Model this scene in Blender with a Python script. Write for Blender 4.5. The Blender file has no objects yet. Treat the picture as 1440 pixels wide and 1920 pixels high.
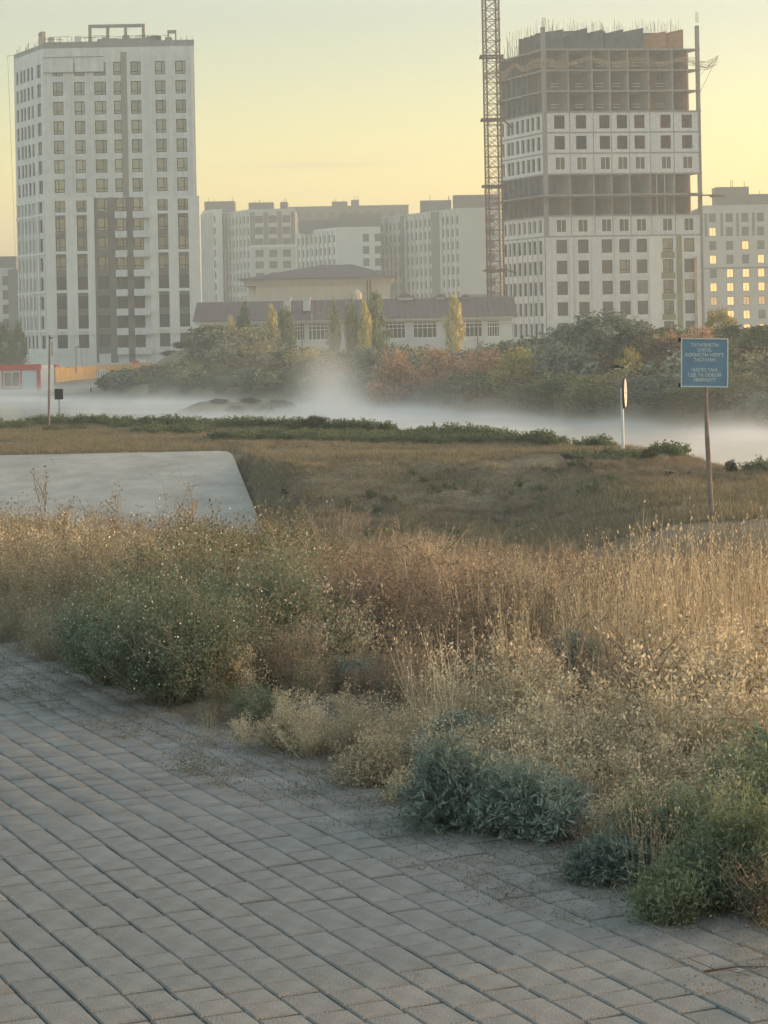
import bpy, math, random
import numpy as np
from mathutils import Vector, Matrix
R = math.radians
rng = np.random.default_rng(7)
rnd = random.Random(11)
scene = bpy.context.scene
C = scene.collection

# ---------------------------------------------------------------- camera, sky, sun, exposure
F, HX, HY, ROLL, EYE = 4277.0, 720.0, 620.0, R(1.1), 1.6
cam = bpy.data.objects.new('camera', bpy.data.cameras.new('camera')); C.objects.link(cam); scene.camera = cam
cam.location = (0, 0, EYE); cam.rotation_euler = (R(90), ROLL, 0)
cam.data.sensor_width = 36; cam.data.lens = F/1920*36; cam.data.shift_y = -(960-HY)/1920
cam.data.clip_start = 0.1; cam.data.clip_end = 4000
scene.render.resolution_x, scene.render.resolution_y = 768, 1024

SUN_EL, SUN_AZ = R(5.0), R(72)          # azimuth measured from the view axis towards the right
w = bpy.data.worlds.new('World'); scene.world = w; w.use_nodes = True
nt = w.node_tree; nt.nodes.clear()
out = nt.nodes.new('ShaderNodeOutputWorld'); bg = nt.nodes.new('ShaderNodeBackground')
sky = nt.nodes.new('ShaderNodeTexSky'); sky.sky_type = 'NISHITA'; sky.sun_disc = False
sky.sun_elevation = SUN_EL; sky.sun_rotation = SUN_AZ
sky.air_density = 1.0; sky.dust_density = 3.0; sky.ozone_density = 1.0; sky.altitude = 300
tc = nt.nodes.new('ShaderNodeTexCoord'); sep = nt.nodes.new('ShaderNodeSeparateXYZ')
ramp = nt.nodes.new('ShaderNodeValToRGB')
mul = nt.nodes.new('ShaderNodeMix'); mul.data_type = 'RGBA'; mul.blend_type = 'MULTIPLY'; mul.inputs[0].default_value = 1
nt.links.new(tc.outputs['Generated'], sep.inputs[0]); nt.links.new(sep.outputs[2], ramp.inputs[0])
SKYTINT = [(0.0, (.93, .71, .46)), (0.063, (.86, .755, .535)), (.11, (.66, .615, .535)), (.135, (.60, .55, .53)), (0.30, (1.0, .93, .85)), (0.7, (1.3, 1.14, .94))]
SKYGAIN = 1.3
SKYTINT = [(p, tuple(v/SKYGAIN for v in c)) for p, c in SKYTINT]
cr = ramp.color_ramp
cr.elements[0].position = SKYTINT[0][0]; cr.elements[0].color = (*SKYTINT[0][1], 1)
cr.elements[1].position = SKYTINT[-1][0]; cr.elements[1].color = (*SKYTINT[-1][1], 1)
for p, c in SKYTINT[1:-1]:
    e = cr.elements.new(p); e.color = (*c, 1)
nt.links.new(sky.outputs[0], mul.inputs[6]); nt.links.new(ramp.outputs[0], mul.inputs[7])
# one faint streak of cloud low over the roofs
def wm_(op, a, b):
    q = nt.nodes.new('ShaderNodeMath'); q.operation = op
    for i, v in enumerate((a, b)):
        if isinstance(v, (int, float)): q.inputs[i].default_value = v
        else: nt.links.new(v, q.inputs[i])
    return q.outputs[0]
az_ = wm_('ARCTAN2', sep.outputs[0], sep.outputs[1])
cn = nt.nodes.new('ShaderNodeTexNoise'); cn.inputs['Scale'].default_value = 60; nt.links.new(tc.outputs['Generated'], cn.inputs['Vector'])
e1 = wm_('POWER', wm_('DIVIDE', wm_('ADD', az_, .030), .034), 2.0)
e2 = wm_('POWER', wm_('DIVIDE', wm_('SUBTRACT', wm_('ADD', sep.outputs[2], wm_('MULTIPLY', cn.outputs[0], .0012)), .0735), .0011), 2.0)
cl = wm_('MULTIPLY', wm_('EXPONENT', wm_('MULTIPLY', wm_('ADD', e1, e2), -1.0), 0), .55)
cmx = nt.nodes.new('ShaderNodeMix'); cmx.data_type = 'RGBA'; cmx.inputs[7].default_value = (1.10, .86, .58, 1)
gn = nt.nodes.new('ShaderNodeVectorMath'); gn.operation = 'SCALE'; gn.inputs['Scale'].default_value = SKYGAIN; nt.links.new(mul.outputs[2], gn.inputs[0])
nt.links.new(cl, cmx.inputs[0]); nt.links.new(gn.outputs[0], cmx.inputs[6])
nt.links.new(cmx.outputs[2], bg.inputs[0]); bg.inputs[1].default_value = 0.145
nt.links.new(bg.outputs[0], out.inputs[0])
sd = bpy.data.lights.new('sun', 'SUN'); sd.energy = 0.9; sd.angle = R(0.6); sd.color = (1.0, .68, .44)
so = bpy.data.objects.new('sun', sd); C.objects.link(so)
sdir = Vector((math.sin(SUN_AZ)*math.cos(SUN_EL), math.cos(SUN_AZ)*math.cos(SUN_EL), math.sin(SUN_EL)))
so.rotation_euler = sdir.to_track_quat('Z', 'Y').to_euler()
vs = scene.view_settings
scene.display_settings.display_device = 'sRGB'
vs.view_transform = 'Standard'; vs.look = 'None'; vs.gamma = 1; vs.use_curve_mapping = False
vs.exposure = 2.25
scene.cycles.volume_bounces = 2
HAZE_D, HAZE_C = 0.00072, (0.80, .93, 1.0)

# ---------------------------------------------------------------- helpers
CR, SR = math.cos(ROLL), math.sin(ROLL)
def un(px, py):
    dx, dy = px-HX, py-HY
    return dx*CR - dy*SR, dx*SR + dy*CR
def at(px, py, Y):
    dx, dy = un(px, py)
    return Vector((dx/F*Y, Y, EYE-dy/F*Y))

def tag(o, label=None, cat=None, group=None, kind=None):
    if label: o['label'] = label
    if cat: o['category'] = cat
    if group: o['group'] = group
    if kind: o['kind'] = kind
    return o
def empty(name, loc, label=None, cat=None, group=None):
    o = bpy.data.objects.new(name, None); C.objects.link(o); o.location = loc
    o.empty_display_size = .3
    return tag(o, label, cat, group)
def link(name, me, parent=None, loc=(0, 0, 0), rz=0.0, color=None):
    o = bpy.data.objects.new(name, me); C.objects.link(o); o.location = loc
    if rz: o.rotation_euler = (0, 0, rz)
    if parent: o.parent = parent
    if color: o.color = (*color, 1)
    return o
def npmesh(name, V, Q, mats, mi=None, smooth=False):
    V = np.asarray(V, dtype=np.float32); Q = np.asarray(Q, dtype=np.int32)
    me = bpy.data.meshes.new(name); k = Q.shape[1]
    me.vertices.add(len(V)); me.vertices.foreach_set('co', V.ravel())
    me.loops.add(Q.size); me.loops.foreach_set('vertex_index', Q.ravel())
    me.polygons.add(len(Q)); me.polygons.foreach_set('loop_start', np.arange(0, Q.size, k, dtype=np.int32))
    if mi is not None: me.polygons.foreach_set('material_index', np.asarray(mi, dtype=np.int32))
    if smooth: me.polygons.foreach_set('use_smooth', np.ones(len(Q), dtype=bool))
    me.update(calc_edges=True)
    for m in mats: me.materials.append(m)
    return me
class MB:
    def __init__(s): s.v = []; s.f = []; s.m = []
    def add(s, vs, fs, m=0):
        n = len(s.v); s.v += [tuple(v) for v in vs]
        for f in fs: s.f.append(tuple(i+n for i in f)); s.m.append(m)
    def quad(s, a, b, c, d, m=0): s.add((a, b, c, d), ((0, 1, 2, 3),), m)
    def hexa(s, p, m=0):
        s.add(p, ((0, 3, 2, 1), (4, 5, 6, 7), (0, 1, 5, 4), (1, 2, 6, 5), (2, 3, 7, 6), (3, 0, 4, 7)), m)
    def box(s, x0, y0, z0, x1, y1, z1, m=0, fr=None):
        p = [(x0, y0, z0), (x1, y0, z0), (x1, y1, z0), (x0, y1, z0), (x0, y0, z1), (x1, y0, z1), (x1, y1, z1), (x0, y1, z1)]
        if fr: p = [fr(*q) for q in p]
        s.hexa(p, m)
    def tube(s, a, b, r, n=5, r1=None, m=0):
        a, b = Vector(a), Vector(b); d = (b-a)
        if d.length < 1e-6: return
        d.normalize(); u = d.orthogonal().normalized(); v = d.cross(u)
        r1 = r if r1 is None else r1
        P = [a+(u*math.cos(t)+v*math.sin(t))*r for t in [2*math.pi*i/n for i in range(n)]]
        Q = [b+(u*math.cos(t)+v*math.sin(t))*r1 for t in [2*math.pi*i/n for i in range(n)]]
        s.add(P+Q, [(i, (i+1) % n, n+(i+1) % n, n+i) for i in range(n)]+[tuple(range(n-1, -1, -1)), tuple(range(n, 2*n))], m)
    def bar(s, a, b, t, m=0): s.tube(a, b, t, 4, None, m)
    def mesh(s, name, mats):
        me = bpy.data.meshes.new(name); me.from_pydata(s.v, [], s.f); me.polygons.foreach_set('material_index', s.m)
        for m in (mats if isinstance(mats, (list, tuple)) else [mats]): me.materials.append(m)
        me.update(); return me
    def build(s, name, mats, parent=None, loc=(0, 0, 0), rz=0.0, **k):
        return link(name, s.mesh(name, mats), parent, loc, rz, **k)

# ---------------------------------------------------------------- materials
def mat(name, col, rough=.8, var=.18, scale=2.0, bump=0.0, bscale=None, metal=0.0, col2=None, island=0.0,
        objcol=False, trans=0.0, emit=None, spec=.3, scale3=None, objrand=0.0, streak=0.0):
    m = bpy.data.materials.new(name); m.use_nodes = True; n = m.node_tree; n.nodes.clear(); L = n.links.new
    o = n.nodes.new('ShaderNodeOutputMaterial'); p = n.nodes.new('ShaderNodeBsdfPrincipled')
    p.inputs['Roughness'].default_value = rough; p.inputs['Metallic'].default_value = metal
    p.inputs['Specular IOR Level'].default_value = spec
    tc = n.nodes.new('ShaderNodeTexCoord'); src = tc.outputs['Object']
    if scale3:
        mp = n.nodes.new('ShaderNodeMapping'); mp.inputs['Scale'].default_value = scale3; L(src, mp.inputs[0]); src = mp.outputs[0]
    nz = n.nodes.new('ShaderNodeTexNoise'); nz.inputs['Scale'].default_value = scale; nz.inputs['Detail'].default_value = 6
    nz.inputs['Roughness'].default_value = .65; L(src, nz.inputs['Vector'])
    rp = n.nodes.new('ShaderNodeValToRGB'); L(nz.outputs[0], rp.inputs[0])
    c2 = col2 or tuple(min(1, c*(1+var)) for c in col)
    c1 = col if col2 else tuple(c*(1-var) for c in col)
    rp.color_ramp.elements[0].position = .32; rp.color_ramp.elements[0].color = (*c1, 1)
    rp.color_ramp.elements[1].position = .68; rp.color_ramp.elements[1].color = (*c2, 1)
    cur = rp.outputs[0]
    def mulval(cur, val, lo, hi):
        mr = n.nodes.new('ShaderNodeMapRange'); mr.inputs[3].default_value = lo; mr.inputs[4].default_value = hi; L(val, mr.inputs[0])
        mx = n.nodes.new('ShaderNodeMix'); mx.data_type = 'RGBA'; mx.blend_type = 'MULTIPLY'; mx.inputs[0].default_value = 1
        L(cur, mx.inputs[6]); L(mr.outputs[0], mx.inputs[7]); return mx.outputs[2]
    if island:
        g = n.nodes.new('ShaderNodeNewGeometry'); cur = mulval(cur, g.outputs['Random Per Island'], 1-island, 1+island)
    if objrand:
        oi = n.nodes.new('ShaderNodeObjectInfo'); cur = mulval(cur, oi.outputs['Random'], 1-objrand, 1+objrand)
    if streak:
        mp = n.nodes.new('ShaderNodeMapping'); mp.inputs['Scale'].default_value = (1.6, 1.6, .08); L(tc.outputs['Object'], mp.inputs[0])
        n2 = n.nodes.new('ShaderNodeTexNoise'); n2.inputs['Scale'].default_value = 1.2; n2.inputs['Detail'].default_value = 5; L(mp.outputs[0], n2.inputs['Vector'])
        cur = mulval(cur, n2.outputs[0], 1-streak, 1+streak)
    if objcol:
        oi = n.nodes.new('ShaderNodeObjectInfo'); mx = n.nodes.new('ShaderNodeMix'); mx.data_type = 'RGBA'; mx.blend_type = 'MULTIPLY'
        mx.inputs[0].default_value = 1; L(cur, mx.inputs[6]); L(oi.outputs['Color'], mx.inputs[7]); cur = mx.outputs[2]
    L(cur, p.inputs['Base Color'])
    if bump:
        nb = n.nodes.new('ShaderNodeTexNoise'); nb.inputs['Scale'].default_value = bscale or scale*4; nb.inputs['Detail'].default_value = 6; L(src, nb.inputs['Vector'])
        b = n.nodes.new('ShaderNodeBump'); b.inputs['Strength'].default_value = min(1, bump); b.inputs['Distance'].default_value = .02 if bump <= 1 else .02*bump
        L(nb.outputs[0], b.inputs['Height']); L(b.outputs[0], p.inputs['Normal'])
    if emit:
        p.inputs['Emission Color'].default_value = (*emit[0], 1); p.inputs['Emission Strength'].default_value = emit[1]
    last = p.outputs[0]
    if trans:
        t = n.nodes.new('ShaderNodeBsdfTranslucent'); L(cur, t.inputs[0]); ms = n.nodes.new('ShaderNodeMixShader'); ms.inputs[0].default_value = trans
        L(last, ms.inputs[1]); L(t.outputs[0], ms.inputs[2]); last = ms.outputs[0]
    L(last, o.inputs[0]); return m
M = {}
M['concrete'] = mat('concrete', (.27, .26, .245), .9, .15, 1.2, .3, 9, streak=.25)
M['render_grey'] = mat('grey_render', (.64, .625, .60), .9, .10, .9, .2, 8, streak=.22)
M['render_pale'] = mat('pale_cladding', (.70, .675, .635), .75, .06, .6, 0, streak=.12)
M['brown_panel'] = mat('taupe_panel', (.16, .14, .125), .7, .1, .8, streak=.12)
M['tan_strip'] = mat('tan_strip', (.27, .25, .20), .9, .1, .8)
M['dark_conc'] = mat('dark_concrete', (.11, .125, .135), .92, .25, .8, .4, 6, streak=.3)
M['block_sun'] = mat('sun_orange_block', (.36, .18, .10), .9, .2, 2.0, .3, 12)  # block infill whose orange also carries the sunlight in the right bays
M['panel_pale'] = mat('pale_wall_panel', (.60, .60, .60), .9, .12, 2.2, .3, 10, streak=.15)
M['olive'] = mat('olive_panel', (.22, .21, .12), .8, .12, 1)
M['white_paint'] = mat('white_paint', (.72, .70, .66), .6, .06, 2)
M['frame_dark'] = mat('dark_window_frame', (.022, .02, .018), .5, .1, 3)
M['glass'] = mat('window_glass', (.23, .24, .245), .12, .15, .35, metal=.75, spec=.6, objrand=.25)
M['glass_dark'] = mat('dim_glass', (.06, .06, .055), .15, .2, .4, spec=.5)
M['glass_gold'] = mat('painted_glint_glass', (.6, .42, .2), .15, .3, 1.5, emit=((1.0, .52, .16), .30))  # unlit panes; emission stands in for a golden reflection
M['glass_glint_dim'] = mat('painted_dim_glint_glass', (.4, .28, .15), .15, .3, 1.5, emit=((1.0, .50, .16), .12))  # weaker copy of the same painted reflection
M['void'] = mat('shadowy_interior', (.06, .055, .05), .95, .3, 1)
M['steel_rust'] = mat('rusty_crane_steel', (.12, .055, .035), .7, .25, 4)
M['steel'] = mat('grey_steel', (.22, .21, .20), .5, .2, 4, metal=.5)
M['rebar'] = mat('rebar', (.16, .11, .08), .8, .2, 4)
M['net'] = mat('orange_net', (.40, .30, .20), .9, .2, 1)
M['cream'] = mat('cream_plaster', (.62, .52, .42), .85, .06, .5, streak=.08)
M['white_wall'] = mat('white_plaster', (.62, .60, .57), .85, .06, .5, streak=.1)
M['roof_brown'] = mat('brown_metal_roof', (.12, .088, .085), .6, .15, .5, scale3=(6, .2, 1))
M['grey_apt'] = mat('grey_apartment_wall', (.13, .13, .125), .85, .08, .3)
M['mid_apt'] = mat('beige_apartment_wall', (.43, .43, .40), .85, .05, .3)
M['pale_apt'] = mat('pale_apartment_wall', (.58, .565, .53), .85, .05, .3)
M['red_paint'] = mat('red_paint', (.50, .06, .045), .6, .15, 2)
M['cabin'] = mat('pale_blue_panel', (.58, .62, .66), .6, .06, 2)
M['yellow'] = mat('yellow_sheet', (.75, .42, .10), .6, .15, 1.5)
M['slab'] = mat('smooth_cast_concrete', (.33, .295, .255), .8, .2, .6, .4, 10, col2=(.48, .44, .385), streak=.2)
M['blue'] = mat('blue_sign_paint', (.16, .28, .39), .45, .08, 3)
M['sign_white'] = mat('sign_lettering', (.62, .66, .66), .6, .05, 5)
M['pole_rust'] = mat('rusty_pole', (.15, .11, .09), .8, .3, 5, col2=(.30, .25, .22))
M['pole_white'] = mat('white_pole_paint', (.66, .70, .66), .5, .12, 6)
M['rim'] = mat('faded_red_rim', (.10, .05, .05), .6, .2, 6)
M['black'] = mat('black_feather', (.012, .012, .014), .5, .2, 6)
M['bird_white'] = mat('white_feather', (.65, .65, .63), .7, .05, 6)
M['black_bag'] = mat('black_plastic', (.012, .012, .013), .4, .3, 4, .6, 20)
M['bark'] = mat('bark', (.12, .09, .065), .95, .25, 4, .5, 12)
M['leaf'] = mat('far_foliage', (.9, .9, .9), .8, .3, .6, island=.45, objcol=True, trans=.25, spec=.15)
M['brick'] = mat('grey_paver', (.215, .203, .188), .9, .12, 7, .5, 160, col2=(.31, .295, .275), island=.06, objrand=.05)
M['bedding'] = mat('joint_sand', (.075, .068, .058), 1.0, .4, 22, .8, 90)

M['soil'] = mat('dusty_soil', (.13, .105, .078), 1, .3, 9, 1.0, 40, col2=(.24, .21, .175), spec=.1)
def mat_ground():
    m = bpy.data.materials.new('ground_soil'); m.use_nodes = True; n = m.node_tree; n.nodes.clear(); L = n.links.new
    o = n.nodes.new('ShaderNodeOutputMaterial'); p = n.nodes.new('ShaderNodeBsdfPrincipled'); p.inputs['Roughness'].default_value = 1
    p.inputs['Specular IOR Level'].default_value = .1
    tc = n.nodes.new('ShaderNodeTexCoord')
    def noise(s, d=7, r=.65):
        z = n.nodes.new('ShaderNodeTexNoise'); z.inputs['Scale'].default_value = s; z.inputs['Detail'].default_value = d; z.inputs['Roughness'].default_value = r
        L(tc.outputs['Object'], z.inputs['Vector']); return z.outputs[0]
    a = n.nodes.new('ShaderNodeValToRGB'); L(noise(.12), a.inputs[0])
    e = a.color_ramp.elements; e[0].position = .35; e[0].color = (.11, .105, .065, 1); e[1].position = .62; e[1].color = (.27, .225, .16, 1)
    e2 = a.color_ramp.elements.new(.48); e2.color = (.19, .16, .11, 1)
    b = n.nodes.new('ShaderNodeValToRGB'); L(noise(9, 8, .75), b.inputs[0]); e = b.color_ramp.elements
    e[0].position = .3; e[0].color = (.45, .42, .4, 1); e[1].position = .75; e[1].color = (1.5, 1.45, 1.4, 1)
    mx = n.nodes.new('ShaderNodeMix'); mx.data_type = 'RGBA'; mx.blend_type = 'MULTIPLY'; mx.inputs[0].default_value = 1
    L(a.outputs[0], mx.inputs[6]); L(b.outputs[0], mx.inputs[7])
    L(mx.outputs[2], p.inputs['Base Color'])
    bp = n.nodes.new('ShaderNodeBump'); bp.inputs['Strength'].default_value = .9; bp.inputs['Distance'].default_value = .08
    L(noise(5, 9, .75), bp.inputs['Height']); L(bp.outputs[0], p.inputs['Normal']); L(p.outputs[0], o.inputs[0]); return m
M['ground'] = mat_ground()
def mat_water():
    m = bpy.data.materials.new('river_water'); m.use_nodes = True; n = m.node_tree; L = n.links.new
    p = n.nodes['Principled BSDF']; p.inputs['Base Color'].default_value = (.10, .12, .12, 1); p.inputs['Roughness'].default_value = .12
    p.inputs['Specular IOR Level'].default_value = .8
    tc = n.nodes.new('ShaderNodeTexCoord'); z = n.nodes.new('ShaderNodeTexNoise'); z.inputs['Scale'].default_value = 2.5; z.inputs['Detail'].default_value = 4
    L(tc.outputs['Object'], z.inputs['Vector']); b = n.nodes.new('ShaderNodeBump'); b.inputs['Strength'].default_value = .25; b.inputs['Distance'].default_value = .05
    L(z.outputs[0], b.inputs['Height']); L(b.outputs[0], p.inputs['Normal']); return m
M['water'] = mat_water()

# ---------------------------------------------------------------- terrain
EX = [-300, -60, -17.8, -7.3, 0, 7.5, 9.9, 20, 60, 300]; EY = [260, 135, 106.5, 98, 89.5, 74, 61, 38, 10, -80]
FX = [-400, -100, -36, -16, 0, 11.4, 19.8, 40, 80, 400]; FY = [520, 275, 214, 191, 166, 137, 119, 92, 66, -60]
WZ = -4.0
# the paving's edge runs along this line
PA = np.array([-1.87, 11.1]); PB = np.array([.98, 5.8]); PD = (PB-PA)/np.linalg.norm(PB-PA); PN = np.array([-PD[1], PD[0]])
if PN[0] < 0: PN = -PN
def edge_d(X, Y): return (X-PB[0])*PN[0]+(Y-PB[1])*PN[1]
def vnoise(X, Y, s, seed=0):
    x = np.asarray(X, float)*s+seed*17.3; y = np.asarray(Y, float)*s+seed*9.1
    xi = np.floor(x); yi = np.floor(y); fx = x-xi; fy = y-yi
    fx = fx*fx*(3-2*fx); fy = fy*fy*(3-2*fy)
    def h(a, b):
        q = np.sin(a*127.1+b*311.7)*43758.5453; return q-np.floor(q)
    return (h(xi, yi)*(1-fx)+h(xi+1, yi)*fx)*(1-fy)+(h(xi, yi+1)*(1-fx)+h(xi+1, yi+1)*fx)*fy-.5
def sst(x, a, b):
    t = np.clip((np.asarray(x, float)-a)/(b-a), 0, 1); return t*t*(3-2*t)
def terr(X, Y):
    X = np.asarray(X, float); Y = np.asarray(Y, float)
    t = Y+0.8*X
    z = np.interp(t, [0, 9, 12, 18, 25, 40, 52], [0, 0, -.08, -.55, -1.25, -2.45, -2.4])
    ditchx = 1-sst(X, 2.5, 8)
    z = np.where(Y > 30, z - 1.0*sst(Y, 38, 50)*ditchx, z)
    kk = sst(Y, 62, 67)*ditchx + sst(Y, 38, 46)*(1-ditchx)
    z = z*(1-kk)+(-2.35)*kk
    # soil beneath the sloping concrete lining
    m = (1-sst(X-(-5.15+(76-Y)*.148), -.05, .8))*sst(Y, 50, 60)
    lin = np.interp(Y, [60, 66, 76.3, 78], [-4.3, -4.25, -2.65, -2.38])
    z = z*(1-m)+np.where(Y < 78, lin, -2.36)*m
    rough = .5*sst(Y, 52, 60)*(1-sst(Y, 66, 72))*ditchx*(1-m)+.12*sst(edge_d(X, Y), .6, 3)*(1-m)
    z = z+vnoise(X, Y, .8, 1)*rough*.7+vnoise(X, Y, 2.1, 2)*rough*.4+vnoise(X, Y, .25, 3)*.25*sst(Y, 55, 75)*(1-m)
    e = np.interp(X, EX, EY); f = np.interp(X, FX, FY)
    dn = Y-e; df = f-Y
    near = sst(dn, -.5, 4.5); z = z*(1-near)+(WZ-1.2)*near
    # far bank
    lf = 1-sst(X, -27, -20)
    zf = -3.0+.9*sst(-df, 4, 30)*(1-lf)+vnoise(X, Y, .1, 4)*.5*(1-lf)
    zf = zf-.75*lf
    zf = zf+2.6*np.exp(-((X+17)/8)**2)*np.exp(-((Y-232)/22)**2)
    zf = zf+2.0*np.exp(-((X-22)/12)**2)*np.exp(-((Y-165)/16)**2)
    zf = zf*(1-sst(Y, 262, 285))+(-2.8-.8*lf*(1-sst(Y, 305, 330)))*sst(Y, 262, 285)
    far = sst(-df, -3, 1.5)
    z = z*(1-far)+zf*far
    spit = np.exp(-(((X+11.5)/5.0)**2+((Y-166)/6)**2)**1.5)
    z = np.maximum(z, WZ-1.0+1.65*spit*(1+.2*vnoise(X, Y, .7, 8)))
    return z
def tz(x, y): return float(terr(x, y))
def G(px, py):
    dx, dy = un(px, py); k = dy/F
    for Y in np.arange(3, 320, .1):
        if EYE-k*Y <= tz(dx/F*Y, Y): return Vector((dx/F*Y, Y, tz(dx/F*Y, Y)))
    return Vector((dx/F*320, 320, -2.8))
ys = np.concatenate([np.arange(-6, 30, .35), np.arange(30, 112, .5), np.arange(112, 290, 2), np.arange(290, 1300, 40)])
xs = np.concatenate([np.arange(-500, -60, 30), np.arange(-60, -22, 2), np.arange(-22, 22, .35), np.arange(22, 62, 2), np.arange(62, 520, 30)])
GX, GY = np.meshgrid(xs, ys); GZ = terr(GX, GY)-.02
pm = edge_d(GX, GY) < .9
GZ = np.where(pm & (GY < 30), np.minimum(GZ, -.055), GZ)
nx, ny = len(xs), len(ys)
idx = np.arange(nx*ny).reshape(ny, nx)
Q = np.stack([idx[:-1, :-1], idx[:-1, 1:], idx[1:, 1:], idx[1:, :-1]], -1).reshape(-1, 4)
g = link('ground', npmesh('ground', np.stack([GX, GY, GZ], -1).reshape(-1, 3), Q, [M['ground']], smooth=True)); g['kind'] = 'structure'
wm = MB(); wm.quad((-420, 20, WZ), (420, 20, WZ), (420, 560, WZ), (-420, 560, WZ))
wo = wm.build('river', M['water']); wo['kind'] = 'structure'

# ---------------------------------------------------------------- paving
ang = math.atan2(1890, F)                       # rows run back and to the left
RD = np.array([-math.sin(ang), math.cos(ang)]); RN = np.array([math.cos(ang), math.sin(ang)])
pav = MB()
pl = [PB+PD*14+PN*.5, PA-PD*26+PN*.5, PA-PD*26-PN*22, PB+PD*14-PN*22]
pav.add([(p[0], p[1], -.010) for p in pl]+[(p[0], p[1], -.2) for p in pl], [(0, 1, 2, 3), (4, 7, 6, 5), (0, 4, 5, 1), (1, 5, 6, 2), (2, 6, 7, 3), (3, 7, 4, 0)])
pave = pav.build('pavement', M['bedding']); pave['kind'] = 'structure'
for p_ in pave.data.polygons:
    if p_.normal.z < 0 and abs(p_.center.z+.010) < .001: p_.flip()
PITCH, JN = .112, .0052
def brick_mesh(L, W, H=.05, c=.004):
    h = MB(); a, b = L/2, W/2
    h.add([(-a, -b, -H), (a, -b, -H), (a, b, -H), (-a, b, -H), (-a, -b, -c), (a, -b, -c), (a, b, -c), (-a, b, -c),
           (-a+c, -b+c, 0), (a-c, -b+c, 0), (a-c, b-c, 0), (-a+c, b-c, 0)],
          [(0, 1, 5, 4), (1, 2, 6, 5), (2, 3, 7, 6), (3, 0, 4, 7), (4, 5, 9, 8), (5, 6, 10, 9), (6, 7, 11, 10), (7, 4, 8, 11), (8, 9, 10, 11)])
    return h
LENS = [.112, .165, .225]
# soil creeping over the paving's edge
sv, su = np.meshgrid(np.arange(-7, 16, .06), np.arange(-.35, 1.6, .05))
SX = PB[0]-PD[0]*sv+PN[0]*su; SY = PB[1]-PD[1]*sv+PN[1]*su
SZ = -.022+.042*sst(su, -.1, .5)+.035*vnoise(SX, SY, 2.2, 61)+.022*vnoise(SX, SY, 7, 62)+.008*vnoise(SX, SY, 19, 63)+np.minimum(0, terr(SX, SY))
ni, nj = SX.shape; ii = np.arange(ni*nj).reshape(ni, nj)
so_ = link('verge_soil', npmesh('verge_soil', np.stack([SX, SY, SZ], -1).reshape(-1, 3), np.stack([ii[:-1, :-1], ii[:-1, 1:], ii[1:, 1:], ii[1:, :-1]], -1).reshape(-1, 4), [M['soil']], smooth=True)); so_['kind'] = 'structure'
BM = [brick_mesh(L-.0085, PITCH-JN) for L in LENS]
BME = [b.mesh('brick', M['brick']) for b in BM]
bricks = []
for i in range(-95, 60):
    s0 = 2.0+rnd.random()*.1; s = s0
    while s < 19:
        k = rnd.choices((0, 1, 2), (.62, .2, .18))[0]; L = LENS[k]
        c = RN*(i*PITCH)+RD*(s+L/2); s += L
        x, y = c
        d = edge_d(x, y)
        wob = .16*float(vnoise(x, y, 1.7, 5))
        if d > .55+wob or y < 3.6 or x < -3.6-.05*y*2: continue
        if y > 16: continue
        x += RN[0]*(.010*float(vnoise(x, y, 1.6, 71))+rnd.uniform(-.0012, .0012)); y += RN[1]*.008*float(vnoise(x, y, 1.6, 71))
        zz = rnd.uniform(-.0025, .0025)+.010*float(vnoise(x, y, 1.3, 6))
        bricks.append((x, y, zz, k, rnd.uniform(-.012, .012), rnd.uniform(-.005, .005), rnd.uniform(-.005, .005)))
def inview(x, y):
    px = HX+x/y*F; py = HY+EYE/y*F
    return -30 < px < 1470 and py < 1950
vis = sorted([b for b in bricks if inview(b[0], b[1])], key=lambda b: b[1])
near300 = set(map(id, vis[:300]))
gv, gf, base = [], [], 0
for b in bricks:
    x, y, zz, k, rz, rx, ry = b
    if id(b) in near300:
        o = link('brick', BME[k], pave, (x, y, zz)); o.rotation_euler = (rx, ry, math.atan2(RD[1], RD[0])+rz)
    else:
        mtx = Matrix.Translation((x, y, zz)) @ Matrix.Rotation(math.atan2(RD[1], RD[0])+rz, 4, 'Z') @ Matrix.Rotation(rx, 4, 'X')
        gv += [tuple(mtx @ Vector(v)) for v in BM[k].v]; gf += [tuple(q+base for q in f) for f in BM[k].f]; base += 12
o = link('brick', npmesh('brick_field', gv, gf, [M['brick']]), pave); o['kind'] = 'stuff'

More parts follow.
